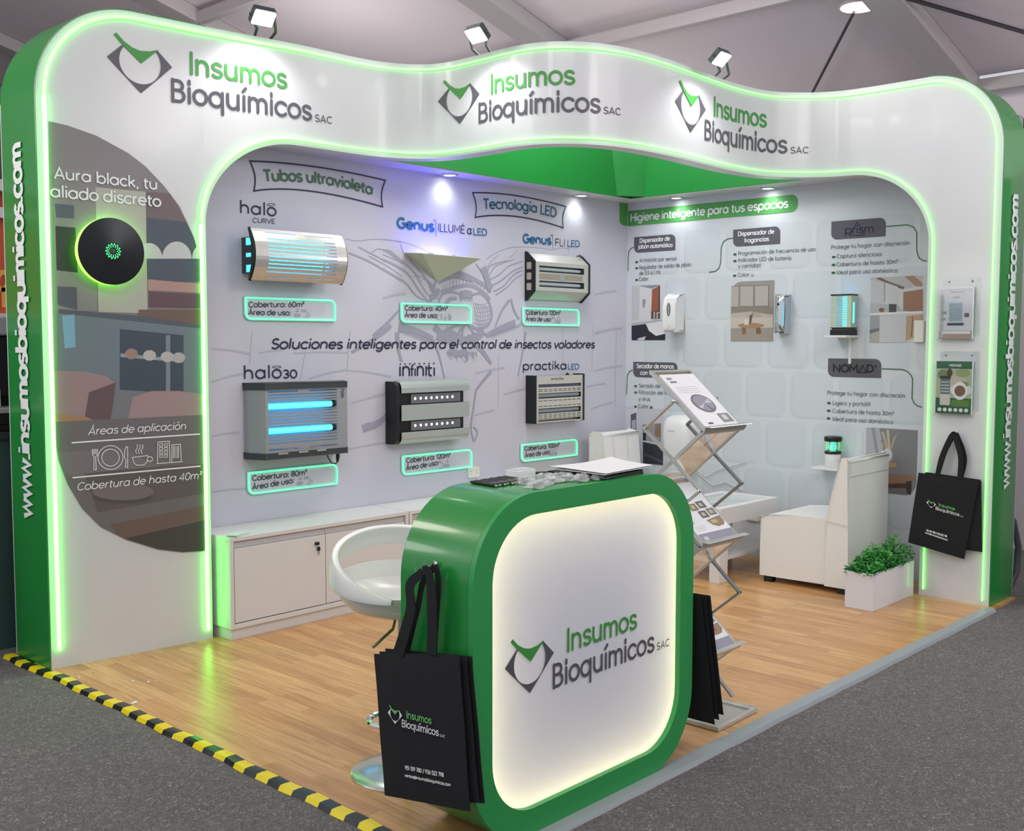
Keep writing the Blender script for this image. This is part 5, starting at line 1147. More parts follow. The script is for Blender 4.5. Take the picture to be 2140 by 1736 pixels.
# hand dryer
t = thing('hand_dryer', (6.93, 4.72, .60), 'large white rounded hand dryer on the right wall behind the brochure stand', 'hand dryer')
ms = MB(); rows_ = [(.60, .55, .06), (.615, .72, .10), (.68, .86, .15), (.80, 1, .178), (.92, 1.0, .18), (.985, .93, .165), (1.015, .78, .13), (1.028, .5, .07)]
vs = []; fs = []
for z, w, d_ in rows_:
    for k in range(13):
        a = PI * k / 12; c_, s_ = math.cos(a), math.sin(a)
        vs.append((7.028 - d_ * abs(s_) ** .5, 4.715 + .135 * w * math.copysign(abs(c_) ** .5, c_), z))
for i in range(len(rows_) - 1):
    for k in range(12): a = i * 13 + k; fs.append((a, a + 13, a + 14, a + 1))
fs += [tuple(range(13)), tuple((len(rows_) - 1) * 13 + k for k in range(12, -1, -1))]
ms.add(vs, fs).build('body', M_plastic, t, subsurf=1)
bx(6.88, 7.02, 4.66, 4.77, .56, .605).build('nozzle', mat('pale_grey_plastic', (196, 202, 206), .3), t, bevel=.02, seg=3)
o = MB(); text(o, 'ECO', planeX(6.849).m, (-4.755, .905), (-4.70, .905), .008, w=.16); o.build('lettering', M_inkgrey, t)
# white junction box beside the right pillar
bx(7.0, 7.028, 2.865, 2.93, 1.59, 1.733).build('junction_box', M_offwhite, bevel=.004).name = 'junction_box'
tag(bpy.data.objects['junction_box'], 'cream rectangular box on the right wall beside the pillar', 'switch box')

# ============================================================ BROCHURE HOLDERS AND BAGS ON THE RIGHT PILLAR
def holder(q, lb, blb, kind):
    s_ = [FA.px(*p) for p in q]; a0, a1 = (s_[0][0] + s_[3][0]) / 2, (s_[1][0] + s_[2][0]) / 2; b1, b0 = s_[0][1], s_[2][1]
    pos, n_ = FA.at((a0 + a1) / 2); t = thing('brochure_holder', (pos[0], pos[1], b0), lb, 'brochure holder', 'acrylic holders on the right pillar')
    MB().prism(rrect(a0 + .015, a1 + .03, b0 + .02, b1 + .055, .006), FA.m, .002, .005).build('back_plate', M_glass, t)
    MB().prism(rrect(a0 - .006, a1 + .006, b0 - .008, b1 - .03, .006), FA.m, .034, .037).build('front_plate', M_glass, t)
    g = MB().prism(rrect(a0 - .006, a1 + .006, b0 - .010, b0 - .006, .001, 1), FA.m, .004, .037); g.build('bottom_plate', M_glass, t)
    for a in (a0 + .05, a1 - .02): MB().lathe([(0, .004), (.005, .002), (.006, 0)], FA.m(a, b1 + .03, .005), 10, (FA.m(a, b1, 1) - FA.m(a, b1, 0))).build('screw', M_aludark, t)
    bo = MB().prism([(a0 + .004, b0), (a1 - .004, b0), (a1 - .004, b1 - .006), (a0 + .004, b1 - .006)], FA.m, .010, .028)
    br = bo.build('brochure', M_paper); tag(br, blb, 'brochure', 'brochures in the acrylic holders')
    def pr(x0, x1, z0, z1, c, r=.0, nm='cover_print', off=.0285):
        aw, bh = a1 - a0 - .008, b1 - b0 - .006
        P = rrect(a0 + .004 + aw * x0, a0 + .004 + aw * x1, b0 + bh * z0, b0 + bh * z1, r, 4)
        return MB().sheet(P, FA.m, off).build(nm, mat('cover_%d_%d_%d' % c, c, .4), br)
    A = lambda x: a0 + .004 + (a1 - a0 - .008) * x
    B = lambda z: b0 + (b1 - b0 - .006) * z
    if kind == 1:
        pr(0, 1, 0, .16, (168, 146, 138)); pr(0, 1, .16, .98, (206, 206, 214), off=.02845); pr(.03, .14, .03, .86, (176, 178, 188), off=.0287); pr(.28, .72, .30, .72, (176, 192, 206), .004, off=.0289)
        for k in range(11): pr(.31, .69, .36 + k * .031, .372 + k * .031, (96, 112, 130), off=.0291)
        pr(.25, .75, .26, .31, (70, 66, 78), off=.0291); pr(.76, .9, .42, .5, (96, 96, 104), off=.0287); pr(.08, .22, .48, .54, (150, 150, 160), off=.0289); pr(.06, .2, .36, .41, (150, 150, 160), off=.0289)
        o = MB(); text(o, 'prism', FA.m, (A(.42), B(.79)), (A(.62), B(.79)), .014, w=.12, off=.0292); o.build('lettering', M_inkgrey, br)
        o = MB(); text(o, 'INSECT-O-CUTOR', FA.m, (A(.34), B(.90)), (A(.75), B(.90)), .006, w=.2, off=.0292); o.build('lettering', M_inkgrey, br)
        pr(.12, .95, .10, .15, (222, 222, 226), off=.0289)
    else:
        pr(0, 1, 0, .30, (48, 92, 62)); pr(0, 1, .30, .90, (176, 184, 158), off=.0284); pr(0, 1, .86, 1, (52, 96, 68), off=.0286)
        for x, z, rx, rz, c in ((.2, .74, .16, .1, (120, 140, 96)), (.75, .78, .2, .08, (146, 162, 110)), (.55, .62, .3, .1, (196, 188, 170)), (.38, .78, .08, .08, (90, 66, 56)), (.5, .5, .3, .06, (206, 176, 150)), (.7, .46, .3, .12, (220, 222, 216)), (.8, .57, .12, .05, (120, 150, 100))):
            MB().sheet(ell(A(x), B(z), rx * (a1 - a0), rz * (b1 - b0), n=14)[:-1], FA.m, .0287 + x * .0002).build('cover_print', mat('cover_%d_%d_%d' % c, c, .4), br)
        pr(.13, .40, .36, .68, (110, 120, 124), .008, off=.0291); pr(.11, .42, .66, .72, (44, 66, 58), .004, off=.0292); pr(.12, .41, .16, .37, (206, 206, 200), .008, off=.0292); pr(.44, .95, .14, .27, (92, 128, 58), off=.0289)
        for k in range(4): pr(.15, .38, .41 + k * .06, .43 + k * .06, (196, 204, 208), off=.0293)
        MB().sheet(ell(A(.68), B(.44), .045, .055, n=16)[:-1], FA.m, .0293).build('cover_print', M_white_ink, br); MB().sheet(ell(A(.68), B(.44), .034, .034, n=16)[:-1], FA.m, .0295).build('cover_print', mat('cover_brown', (128, 92, 72)), br)
        for k in range(6): MB().sheet(ell(A(.12 + k * .15), B(.075), .012, .012, n=12)[:-1], FA.m, .0292).build('cover_mark', M_white_ink, br)
        o = MB(); text(o, 'NOMAD', FA.m, (A(.37), B(.90)), (A(.7), B(.90)), .014, w=.2, off=.0292); o.build('lettering', M_white_ink, br)
holder([(1969, 600), (2040, 602), (2036, 708), (1963, 708)], 'upper clear acrylic brochure holder on the right pillar', 'pale grey lamp brochure in the upper acrylic holder', 1)
holder([(1961, 752), (2038, 756), (2034, 866), (1957, 862)], 'lower clear acrylic brochure holder on the right pillar', 'green lantern brochure in the lower acrylic holder', 2)
bpy.context.view_layer.update()

def hook(p, n, lb):
    p = Vector(p); n = Vector(n); t = thing('coat_hook', p, lb, 'hook')
    MB().lathe([(0, .004), (.008, .004), (.011, 0), (0, 0)], p + n * .001, 14, n).build('rosette', M_chrome, t)
    MB().tube([p + n * .004, p + n * .028 + Vector((0, 0, -.006)), p + n * .040 + Vector((0, 0, .004)), p + n * .042 + Vector((0, 0, .016))], .0035, 8).build('prong', M_chrome, t)
    return t
def bag(S, poly, off, hooka, hookb, handles, lb, group, face=None, th=.012):
    """flat cloth bag: outline polygon in plane coordinates, hung at 'off' from the surface"""
    c = S.m(sum(p[0] for p in poly) / len(poly), min(p[1] for p in poly), off)
    t = thing('tote_bag', c, lb, 'bag', group)
    # body: two sides with a little belly
    N_ = 14; vs = []; fs = []
    (a0, b0), (a1, b1), (a2, b2), (a3, b3) = poly             # BL, BR, TR, TL
    for sgn in (1, -1):
        for i in range(N_ + 1):
            for j in range(N_ + 1):
                u, v = i / N_, j / N_
                a = (a0 * (1 - u) + a1 * u) * (1 - v) + (a3 * (1 - u) + a2 * u) * v; b = (b0 * (1 - u) + b1 * u) * (1 - v) + (b3 * (1 - u) + b2 * u) * v
                e = min(1, 8 * u * (1 - u)) * min(1, 8 * v * (1 - v)) ** .5
                w = .0016 * math.sin(9 * u + 5 * v) * e + .0008 * math.sin(23 * u - 11 * v)
                vs.append(S.m(a, b, off + w + sgn * th / 2 * (.25 + .75 * e)))
    M1 = (N_ + 1) ** 2
    for i in range(N_):
        for j in range(N_):
            k = i * (N_ + 1) + j; fs.append((k, k + N_ + 1, k + N_ + 2, k + 1)); k += M1; fs.append((k, k + 1, k + N_ + 2, k + N_ + 1))
    loop = [j for j in range(N_ + 1)] + [i * (N_ + 1) + N_ for i in range(1, N_ + 1)] + [N_ * (N_ + 1) + j for j in range(N_ - 1, -1, -1)] + [i * (N_ + 1) for i in range(N_ - 1, 0, -1)]
    for k in range(len(loop)): p, q = loop[k - 1], loop[k]; fs.append((p, q, q + M1, p + M1))
    MB().add(vs, fs).build('body', M_bag, t)
    for h in handles:                                        # strap polyline in plane coordinates + width
        mb = MB(); q = _cr([(p[0], p[1]) for p in h[0]], 6); W_ = h[1] if not isinstance(h[1], list) else [h[1][min(i // 6, len(h[1]) - 1)] + (h[1][min(i // 6 + 1, len(h[1]) - 1)] - h[1][min(i // 6, len(h[1]) - 1)]) * (i % 6) / 6 for i in range(len(q))]; mb.ribbon(q, W_, S.m, off + h[2]); mb.build('handle', M_bag, t, solid=.003, smooth=False)
    if face:
        T = lambda u, v: ((a0 * (1 - u) + a1 * u) * (1 - v) + (a3 * (1 - u) + a2 * u) * v, (b0 * (1 - u) + b1 * u) * (1 - v) + (b3 * (1 - u) + b2 * u) * v)
        l0 = T(*face[0]); l1 = T(*face[1]); tl = (l1[1] - l0[1]) / (l1[0] - l0[0])
        logo(S, l0[0], l0[1], l1[0] - l0[0], t, mat('bag_print_white', (226, 228, 228), .6), mat('bag_print_green', (110, 196, 110), .6), mat('bag_print_white', (226, 228, 228), .6), off=off + th / 2 + .006, tilt=tl)
        o = MB(); k = a1 - a0
        p0, p1 = T(face[2][0], face[2][1]), T(face[2][2], face[2][3]); text(o, '951 159 780 / 936 522 798', S.m, p0, p1, .013, w=.2, off=off + th / 2 + .005)
        p0, p1 = T(face[3][0], face[3][1]), T(face[3][2], face[3][3]); text(o, 'ventas@insumosbioquimicos.com', S.m, p0, p1, .0105, w=.2, off=off + th / 2 + .005)
        o.build('lettering', mat('bag_print_white', (226, 228, 228), .6), t)
    return t
# right pillar bags
SPR = planeX(6.66)
q = lambda *ps: [SPR.px(*p) for p in ps]
hk = on(0, 1999, 908, 6.69); hook((6.686, hk.y, hk.z), (-1, 0, 0), 'small chrome hook on the right pillar holding black bags')
bag(SPR, q((1912, 1128), (2018, 1154), (2050, 1002), (1935, 986)), 0.006, 0, 0, [(q((1962, 990), (1976, 945), (1993, 912), (1999, 905)), .022, -.001), (q((2008, 1000), (2016, 950), (2003, 912), (1999, 905)), .02, -.0015)], 'hindmost black tote bag of the bunch on the right pillar', 'black tote bags on the right pillar')
bag(SPR, q((1960, 1140), (2056, 1152), (2054, 1004), (1960, 990)), .026, 0, 0, [(q((1964, 992), (1974, 950), (1992, 914), (1999, 906)), .024, 0), (q((2012, 998), (2020, 955), (2004, 914), (1999, 906)), .024, .001)], 'middle black tote bag of the bunch on the right pillar, corner showing at right', 'black tote bags on the right pillar')
bag(SPR, q((1904, 1131), (2021, 1166), (2052, 1002), (1926, 986)), .045, 0, 0, [(q((1966, 990), (1974, 955), (1990, 918), (1998, 906), (2001, 907)), .03, .002), (q((2012, 1000), (2014, 955), (2005, 920), (2000, 906)), .03, .004)], 'front black tote bag with green and white logo, on the right pillar', 'black tote bags on the right pillar',
    face=[(.22, .615), (.86, .575), (.30, .225, .66, .215), (.28, .195, .68, .175)])

# ============================================================ FURNITURE
# low cabinets along the left wall
def cabinet(x0, x1, lb, nlock):
    y0, y1, zt_ = 4.945, 5.296, .553
    t = thing('cabinet', ((x0 + x1) / 2, (y0 + y1) / 2, 0), lb, 'cabinet', 'low cabinets on the left wall')
    b = MB().box(x0, x1, y0, y1, zt_ - .022, zt_).box(x0, x0 + .022, y0, y1, .06, zt_ - .022).box(x1 - .022, x1, y0, y1, .06, zt_ - .022).box(x0 + .022, x1 - .022, y0, y1, .06, .085).box(x0 + .022, x1 - .022, y0 + .022, y1, .085, zt_ - .022)
    b.build('body', M_white, t, bevel=.0015)
    MB().box(x0 + .012, x1 - .012, y0 + .018, y1, 0, .06).build('plinth', M_white, t)
    xm = (x0 + x1) / 2
    for k, (a, c) in enumerate(((x0 + .028, xm - .004), (xm + .004, x1 - .028))):
        d = MB().box(a, c, y0 + .003 + .004 * k, y0 + .021, .091, zt_ - .062).build('door', M_white, t, bevel=.002)
        MB().box(a, c, y0 + .017, y0 + .0215, zt_ - .060, zt_ - .03).build('grip_recess', mat('recess_grey', (196, 194, 198), .5), d)
        if k == 0 and nlock:
            lx = c - .065
            MB().lathe([(0, .012), (.008, .012), (.0095, .008), (.0095, 0)], (lx, y0 + .003, zt_ - .105), 14, (0, -1, 0)).build('lock', M_black, d)
            MB().prism(rrect(lx - .009, lx + .011, zt_ - .112, zt_ - .094, .004), lambda a_, b_, c_: Vector((a_, y0 - c_, b_)), .009, .016).build('key', M_black, d)
            MB().prism(rrect(lx + .004, lx + .022, zt_ - .147, zt_ - .124, .004), lambda a_, b_, c_: Vector((a_, y0 - c_, b_)), .002, .008).prism(rrect(lx + .012, lx + .015, zt_ - .172, zt_ - .146, .001), lambda a_, b_, c_: Vector((a_, y0 - c_, b_)), .004, .006).build('spare_key', M_black, d)
    return t
cabinet(3.115, 4.372, 'white two-door cabinet with hanging keys beside the left pillar', True)
cabinet(4.380, 5.62, 'white low cabinet mostly hidden behind the stool and counter', False)
t = thing('leaflet_stack', (3.20, 4.995, .5535), 'small stack of pale leaflets on the left end of the cabinet', 'leaflets')
for k in range(5):
    a = .05 * k; mb = MB(); c = Vector((3.215 - .004 * k, 4.995, .5538 + .0022 * k))
    e1 = Vector((math.cos(.35 + a * .3), math.sin(.35 + a * .3), 0)); e2 = Vector((-e1.y, e1.x, 0))
    mb.prism([(-.07, -.03), (.05, -.03), (.05, .03), (-.07, .03)], lambda p, q, r: c + e1 * p + e2 * q + Vector((0, 0, r)), 0, .002); mb.build('leaflet', mat('mint_paper', (206, 222, 214), .6), t)

# bar stool
SCN = Vector((2.587, 2.963, 0))
t = thing('bar_stool', SCN, 'white tub bar stool on a round chrome base behind the counter', 'stool')
MB().lathe([(0, 0), (.192, 0), (.194, .006), (.186, .012), (.12, .022), (.05, .034), (.034, .05), (0, .052)], SCN, 48).build('base', mat('satin_chrome', (205, 210, 212), .22, metal=.9), t)
MB().lathe([(.028, .045), (.028, .40), (.018, .402), (.018, .60)], SCN, 20).build('column', M_chrome, t)
ft = MB(); fc = SCN + Vector((-.095, -.035, .232)); ft.tube([fc + Vector((.075 * math.cos(2 * PI * k / 24), .075 * math.sin(2 * PI * k / 24), 0)) for k in range(24)], .011, 8, closed=True); ft.build('footrest', M_chrome, t)
MB().tube([SCN + Vector((.0, 0, .59)), SCN + Vector((-.062, -.03, .59)), SCN + Vector((-.085, -.045, .565)), SCN + Vector((-.175, -.04, .515))], .0055, 8).build('lift_lever', mat('bronze_steel', (150, 142, 120), .35, metal=.8), t)
BD = math.radians(62)                                        # the back of the shell points this way
Ms = mat('white_gloss_shell', (226, 227, 224), .22)
sh = MB(); n = 56; vs = []; fs = []
def rim(ph):                                                 # ph measured from the back direction
    c = (1 + math.cos(ph)) / 2; return .705 + .045 * c
prof = [(.055, .598), (.13, .606), (.19, .630), (.225, .665), (.245, None), (.240, None), (.222, .690), (.18, .665), (.12, .650), (.0, .645)]
for (r, z) in prof:
    for k in range(n):
        a = 2 * PI * k / n; ph = a - BD; zz = z if z is not None else rim(ph)
        vs.append(SCN + Vector((r * math.cos(a), r * math.sin(a), zz)))
for i in range(len(prof) - 1):
    for k in range(n): fs.append((i * n + k, i * n + (k + 1) % n, (i + 1) * n + (k + 1) % n, (i + 1) * n + k))
fs.append(tuple(range(n - 1, -1, -1)))
sh.add(vs, fs).build('seat_shell', Ms, t)
bk = MB(); m_ = 48; vs = []; fs = []; PM = math.radians(158)
for i in range(m_ + 1):
    ph = -PM + 2 * PM * i / m_; u = abs(ph) / PM; a = BD + ph
    top = .702 + .183 * max(0., math.cos(PI / 2 * u)) ** 1.15; gap = max(0, math.cos(ph * 90 / 78)) if abs(ph) < math.radians(78) else 0
    low = rim(ph) - .02 + .085 * gap ** .7
    low = min(low, top - .004)
    for j in range(5):
        v = j / 4; z = low + (top - low) * v; r = .247 - .006 * u ** 4 + .010 * math.sin(PI * min(1, (z - .68) / .2)) - .012 * v * v
        vs.append(SCN + Vector((r * math.cos(a), r * math.sin(a), z)))
for i in range(m_):
    for j in range(4): k = i * 5 + j; fs.append((k, k + 5, k + 6, k + 1))
bk.add(vs, fs).build('backrest', Ms, t, solid=.022, bevel=.008, seg=3)

# green counter with a backlit front
DX0, DX1, DY0, DY1, DH, DR = 2.263, 3.45, 2.272, 2.60, 1.118, .275
t = thing('counter', ((DX0 + DX1) / 2, (DY0 + DY1) / 2, 0), 'green rounded counter with glowing white front and company logo', 'counter')
DP = planeY(DY0); NC = 14
oo = rrect(DX0, DX1, .001, DH, DR, NC); ii = rrect(DX0 + .085, DX1 - .085, .088, DH - .07, .20, NC); ib = rrect(DX0 + .03, DX1 - .03, .03, DH - .03, DR - .03, NC)
sh = MB().ring(oo, ib, DP.m, -.328, -.022); sh.build('shell', M_green, t)
MB().ring(oo, ii, DP.m, -.021, 0).build('face_ring', M_greenface, t)
MB().sheet(rrect(DX0 + .028, DX1 - .028, .03, DH - .03, DR - .03, NC), DP.m, -.325).build('back_panel', M_greenface, t)
def lightbox_mat():
    m = bpy.data.materials.new('lightbox_acrylic'); m.use_nodes = True; nt = m.node_tree; N = nt.nodes.new; Lk = nt.links.new
    out = nt.nodes['Material Output']; b = nt.nodes['Principled BSDF']; b.inputs['Base Color'].default_value = lin((218, 219, 240)); b.inputs['Roughness'].default_value = .45
    tr = N('ShaderNodeBsdfTranslucent'); tr.inputs['Color'].default_value = lin((250, 248, 240)); mx = N('ShaderNodeMixShader'); mx.inputs[0].default_value = .32
    Lk(b.outputs[0], mx.inputs[1]); Lk(tr.outputs[0], mx.inputs[2]); Lk(mx.outputs[0], out.inputs['Surface']); return m
fp = MB().sheet(rrect(DX0 + .031, DX1 - .031, .031, DH - .031, .25, NC), DP.m, -.022).build('front_panel', lightbox_mat(), t)
MB().sheet(rrect(DX0 + .0305, DX1 - .0305, .0305, DH - .0305, .25, NC), DP.m, -.105).build('light_box_back', mat('white_box_back', (240, 240, 248), .6), t)
lt = MB(); lp = rrect(DX0 + .072, DX1 - .072, .076, DH - .06, .21, NC); lt.tube([DP.m(a, b, -.062) for a, b in lp], .008, 6, closed=True); lt.build('light_strip', M_warm, t)
DPL = planeY(DY0 + .0215)
a0, b0 = DPL.px(1053.5, 1397); a1, b1 = DPL.px(1397, 1351)
logo(DPL, a0, b0, a1 - a0, t, M_logodark, M_logogreen, off=.003)
for y_, z_, lb in ((2.476, .88, 'chrome hook on the green counter side, the left of the two'), (2.436, .906, 'chrome hook on the green counter side, the upper right one')):
    hook((DX0 - .002, y_, z_), (-1, 0, 0), lb)
# bags on the counter's left side and one bunch on its right side
SB = planeX(DX0)
qb = lambda *ps: [SB.px(*p) for p in ps]
S2_ = planeX(DX0 - .03); qc = lambda *ps: [S2_.px(*p) for p in ps]
hs = [(qc((842, 1362), (852, 1330), (868, 1270), (866, 1222), (884, 1200), (892, 1190)), [.046, .044, .042, .036, .026, .018], .004), (qc((912, 1362), (914, 1320), (913, 1260), (910, 1215), (904, 1190), (894, 1187)), [.044, .044, .042, .036, .026, .018], .006)]
bag(SB, qc((818, 1666), (1004, 1682), (977, 1374), (797, 1357)), .012, 0, 0, [], 'hindmost black tote bag of the bunch on the counter left side', 'black tote bags on the counter left side', th=.010)
bag(SB, qc((816, 1660), (1000, 1676), (973, 1370), (793, 1361)), .028, 0, 0, [(qc((848, 1362), (858, 1320), (872, 1262), (882, 1215), (906, 1184)), .022, -.003), (qc((906, 1362), (909, 1300), (914, 1230), (912, 1195), (907, 1183)), .022, -.002)], 'middle black tote bag of the bunch on the counter left side', 'black tote bags on the counter left side', th=.010)
bag(SB, qc((812, 1658), (990, 1692), (967, 1365), (790, 1364)), .045, 0, 0, hs, 'front black tote bag with logo on the counter left side, by the stool', 'black tote bags on the counter left side',
    face=[(.15, .60), (.82, .535), (.31, .215, .76, .205), (.30, .165, .83, .150)], th=.012)
class Flare:                                                 # hangs down the side, flaring outwards below the straps
    def m(s, a, b, off=0.): return Vector((DX1 + .003 + max(0, .64 - b) * .17 + off, a, b))
hook((DX1 + .002, 2.43, .90), (1, 0, 0), 'chrome hook on the right side of the green counter')
for k, (of, lb) in enumerate(((.012, 'inner black tote bag on the counter right side'), (.030, 'middle black tote bag on the counter right side'), (.048, 'outer black tote bag on the counter right side'))):
    yy = 2.222 + .010 * (2 - k)
    bag(Flare(), [(yy - .008, .105 + .018 * k), (yy + .40, .10 + .012 * k), (yy + .385, .615), (yy + .008, .625)], of, 0, 0, [([(yy + .13, .615), (yy + .15, .72), (2.425, .905)], .03, .002), ([(yy + .27, .615), (yy + .25, .72), (2.435, .905)], .03, .003)], lb, 'black tote bags on the counter right side', th=.010)

# ---- things lying on the counter
ZD = DH + .0005
def pen(loc, ang, r=.0052, L=.14):
    d = Vector((math.cos(ang), math.sin(ang), 0)); p = Vector(loc)
    t = thing('pen', p, 'black pen of the row on the counter top', 'pen', 'pens in a row on the counter')
    P = lambda k: p + d * (k * L) + Vector((0, 0, r))
    MB().tube([P(-.5), P(-.44), P(-.43), P(.3), P(.31), P(.44)], [.0016, r * .8, r, r, r * .96, r * .96], 10).build('barrel', M_black, t)
    MB().tube([P(.44), P(.47), P(.5)], [r * .7, r * .7, r * .5], 8).build('button', M_chrome, t)
    MB().bar(P(.2) + Vector((0, 0, r * 1.15)), P(.45) + Vector((0, 0, r * 1.2)), .004, .0015).build('clip', M_chrome, t)
    return t
p0 = pen((2.545, 2.505, ZD), -PI / 2 - .10)
names = ['second', 'third', 'fourth', 'fifth', 'sixth', 'seventh', 'eighth', 'ninth', 'tenth', 'eleventh', 'twelfth', 'thirteenth', 'fourteenth']
p0['label'] = 'leftmost black pen of the row lying on the counter'
for k in range(13):
    copy_tree(p0, (2.545 + .0132 * (k + 1), 2.505 + .004 * math.sin(k * 2.1) + .001 * k, ZD), '%s black pen from the left in the counter row' % names[k])
lp_ = pen((2.935, 2.515, ZD + .001), -.5); lp_['label'] = 'black pen lying alone beside the papers on the counter'; del lp_['group']
lp2 = copy_tree(lp_, (2.93, 2.535, ZD + .001), 'black pen at the back edge of the counter beside the papers')
def packet(loc, ang, w, l, seed, lb):
    rnd = random.Random(seed); c = Vector(loc); d = Vector((math.cos(ang), math.sin(ang), 0)); e = Vector((-d.y, d.x, 0))
    t = thing('wrapped_keyring', c, lb, 'packet', 'clear packets on the counter')
    vs = []; fs = []; n1, n2 = 12, 8
    for s_ in (1, -1):
        for i in range(n1 + 1):
            for j in range(n2 + 1):
                u, v = i / n1 - .5, j / n2 - .5; dm = max(0, (1 - 4 * u * u) * (1 - 4 * v * v)) ** .6
                h = (.017 * dm + (rnd.uniform(-.004, .007) if s_ > 0 else 0)) if s_ > 0 else .0008
                vs.append(c + d * (u * l + rnd.uniform(-.003, .003)) + e * (v * w + rnd.uniform(-.003, .003)) + Vector((0, 0, max(h, .0009 if s_ > 0 else .0005))))
    M1 = (n1 + 1) * (n2 + 1)
    for i in range(n1):
        for j in range(n2):
            k = i * (n2 + 1) + j; fs.append((k, k + n2 + 1, k + n2 + 2, k + 1)); k += M1; fs.append((k, k + 1, k + n2 + 2, k + n2 + 1))
    MB().add(vs, fs).build('wrapper', M_film, t, smooth=False)
    P = lambda k, h=.006: c + d * (k * l) + Vector((0, 0, h))
    MB().tube([P(-.32), P(-.1), P(.05), P(.3)], [.006, .007, .004, .004], 8).build('torch', M_black, t)
    MB().tube([P(.34) + e * (.012 * math.cos(a)) + d * (.012 * math.sin(a)) for a in [2 * PI * k / 12 for k in range(12)]], .0012, 5, closed=True).build('ring', M_chrome, t)
pk = [((2.660, 2.360), .4, .07, .15, 'clear wrapped packet nearest the front left of the counter pile'), ((2.745, 2.385), .1, .06, .13, 'clear wrapped packet second along the front of the counter pile'), ((2.70, 2.455), .7, .07, .14, 'clear wrapped packet at the back left of the counter pile'),
      ((2.825, 2.385), -.2, .06, .13, 'clear wrapped packet in the middle front of the counter pile'), ((2.80, 2.465), .2, .07, .15, 'clear wrapped packet in the middle back of the counter pile'), ((2.875, 2.355), .5, .06, .12, 'clear wrapped packet right of the middle in the counter pile'),
      ((2.86, 2.44), -.4, .06, .13, 'clear wrapped packet heaped up beside the papers on the counter'), ((2.95, 2.325), .1, .05, .12, 'clear wrapped packet rightmost of the pile, in front of the papers')]
for k, (xy, a, w, l, lb) in enumerate(pk): packet((xy[0], xy[1], ZD + .0006 + .0012 * (k % 2)), a, w, l, 11 + k, lb)
t = thing('card_box', (2.80, 2.57, ZD), 'small white box of cards at the back of the counter', 'box')
mb = MB().box(2.752, 2.845, 2.54, 2.598, ZD, ZD + .026); mb.build('body', M_paper, t, bevel=.002); MB().box(2.755, 2.842, 2.543, 2.595, ZD + .0262, ZD + .029).build('cards', mat('grey_card', (200, 204, 206), .5), t)
t = thing('clipboard', (3.06, 2.43, ZD), 'dark clipboard under white papers on the counter', 'clipboard')
cbP = [(2.93, 2.30), (3.19, 2.325), (3.20, 2.55), (2.905, 2.535)]
MB().prism(cbP, lambda a, b, c: Vector((a, b, c)), ZD + .0004, ZD + .012).build('board', M_black, t, bevel=.002)
MB().box(3.14, 3.19, 2.39, 2.46, ZD + .012, ZD + .019).build('clip', M_chrome, t)
for k, (dx, dz, lb) in enumerate(((0, .0215, 'lower loose white sheet on the counter clipboard'), (.006, .026, 'top white sheet, curling up at the back of the counter'))):
    mb = MB(); vs = []; fs = []; n_ = 12
    c4 = [Vector((2.905 + dx, 2.275, 0)), Vector((3.225 + dx, 2.305 + dx, 0)), Vector((3.27 + dx, 2.535, 0)), Vector((2.895 + dx, 2.515 + dx, 0))]
    for i in range(n_ + 1):
        for j in range(n_ + 1):
            u, v = i / n_, j / n_; p = (c4[0] * (1 - u) + c4[1] * u) * (1 - v) + (c4[3] * (1 - u) + c4[2] * u) * v
            p.z = ZD + dz + .004 * k * v + .003 * math.sin(5 * u + 2 * v) * v + .012 * k * max(0, v - .7) * u; vs.append(p)
    for i in range(n_):
        for j in range(n_): q_ = i * (n_ + 1) + j; fs.append((q_, q_ + n_ + 1, q_ + n_ + 2, q_ + 1))
    tag(mb.add(vs, fs).build('paper_sheet', M_paper, solid=.0008), lb, 'paper', 'papers on the counter')

# zigzag brochure stand
t = thing('brochure_stand', (3.94, 2.55, 0), 'zigzag folding brochure stand of aluminium with sloping trays', 'brochure stand')
BX0, BX1 = 3.795, 4.095
main = [(2.735, 1.465), (2.462, 1.222), (2.738, .980), (2.464, .740), (2.740, .500), (2.466, .260), (2.738, .030)]
cross = [(2.600, 1.345), (2.748, 1.221), (2.464, .978), (2.748, .740), (2.464, .496), (2.748, .260), (2.49, .024)]
for x, sg in ((BX0, -1), (BX1, 1)):
    for seq, dx in ((cross, 0.012 * sg),):
        for i in range(len(seq) - 1):
            MB().bar((x + dx, seq[i][0], seq[i][1]), (x + dx, seq[i + 1][0], seq[i + 1][1]), .008, .020, (1, 0, 0)).build('arm', M_aludark if sg > 0 else M_alu, t)
    pv = MB()
    for y, z in cross[:-1]: pv.lathe([(0, .006), (.007, .004), (.008, 0)], (x + (.018 if sg > 0 else -.018), y, z), 10, (sg, 0, 0))
    pv.build('pivot', M_chrome, t)
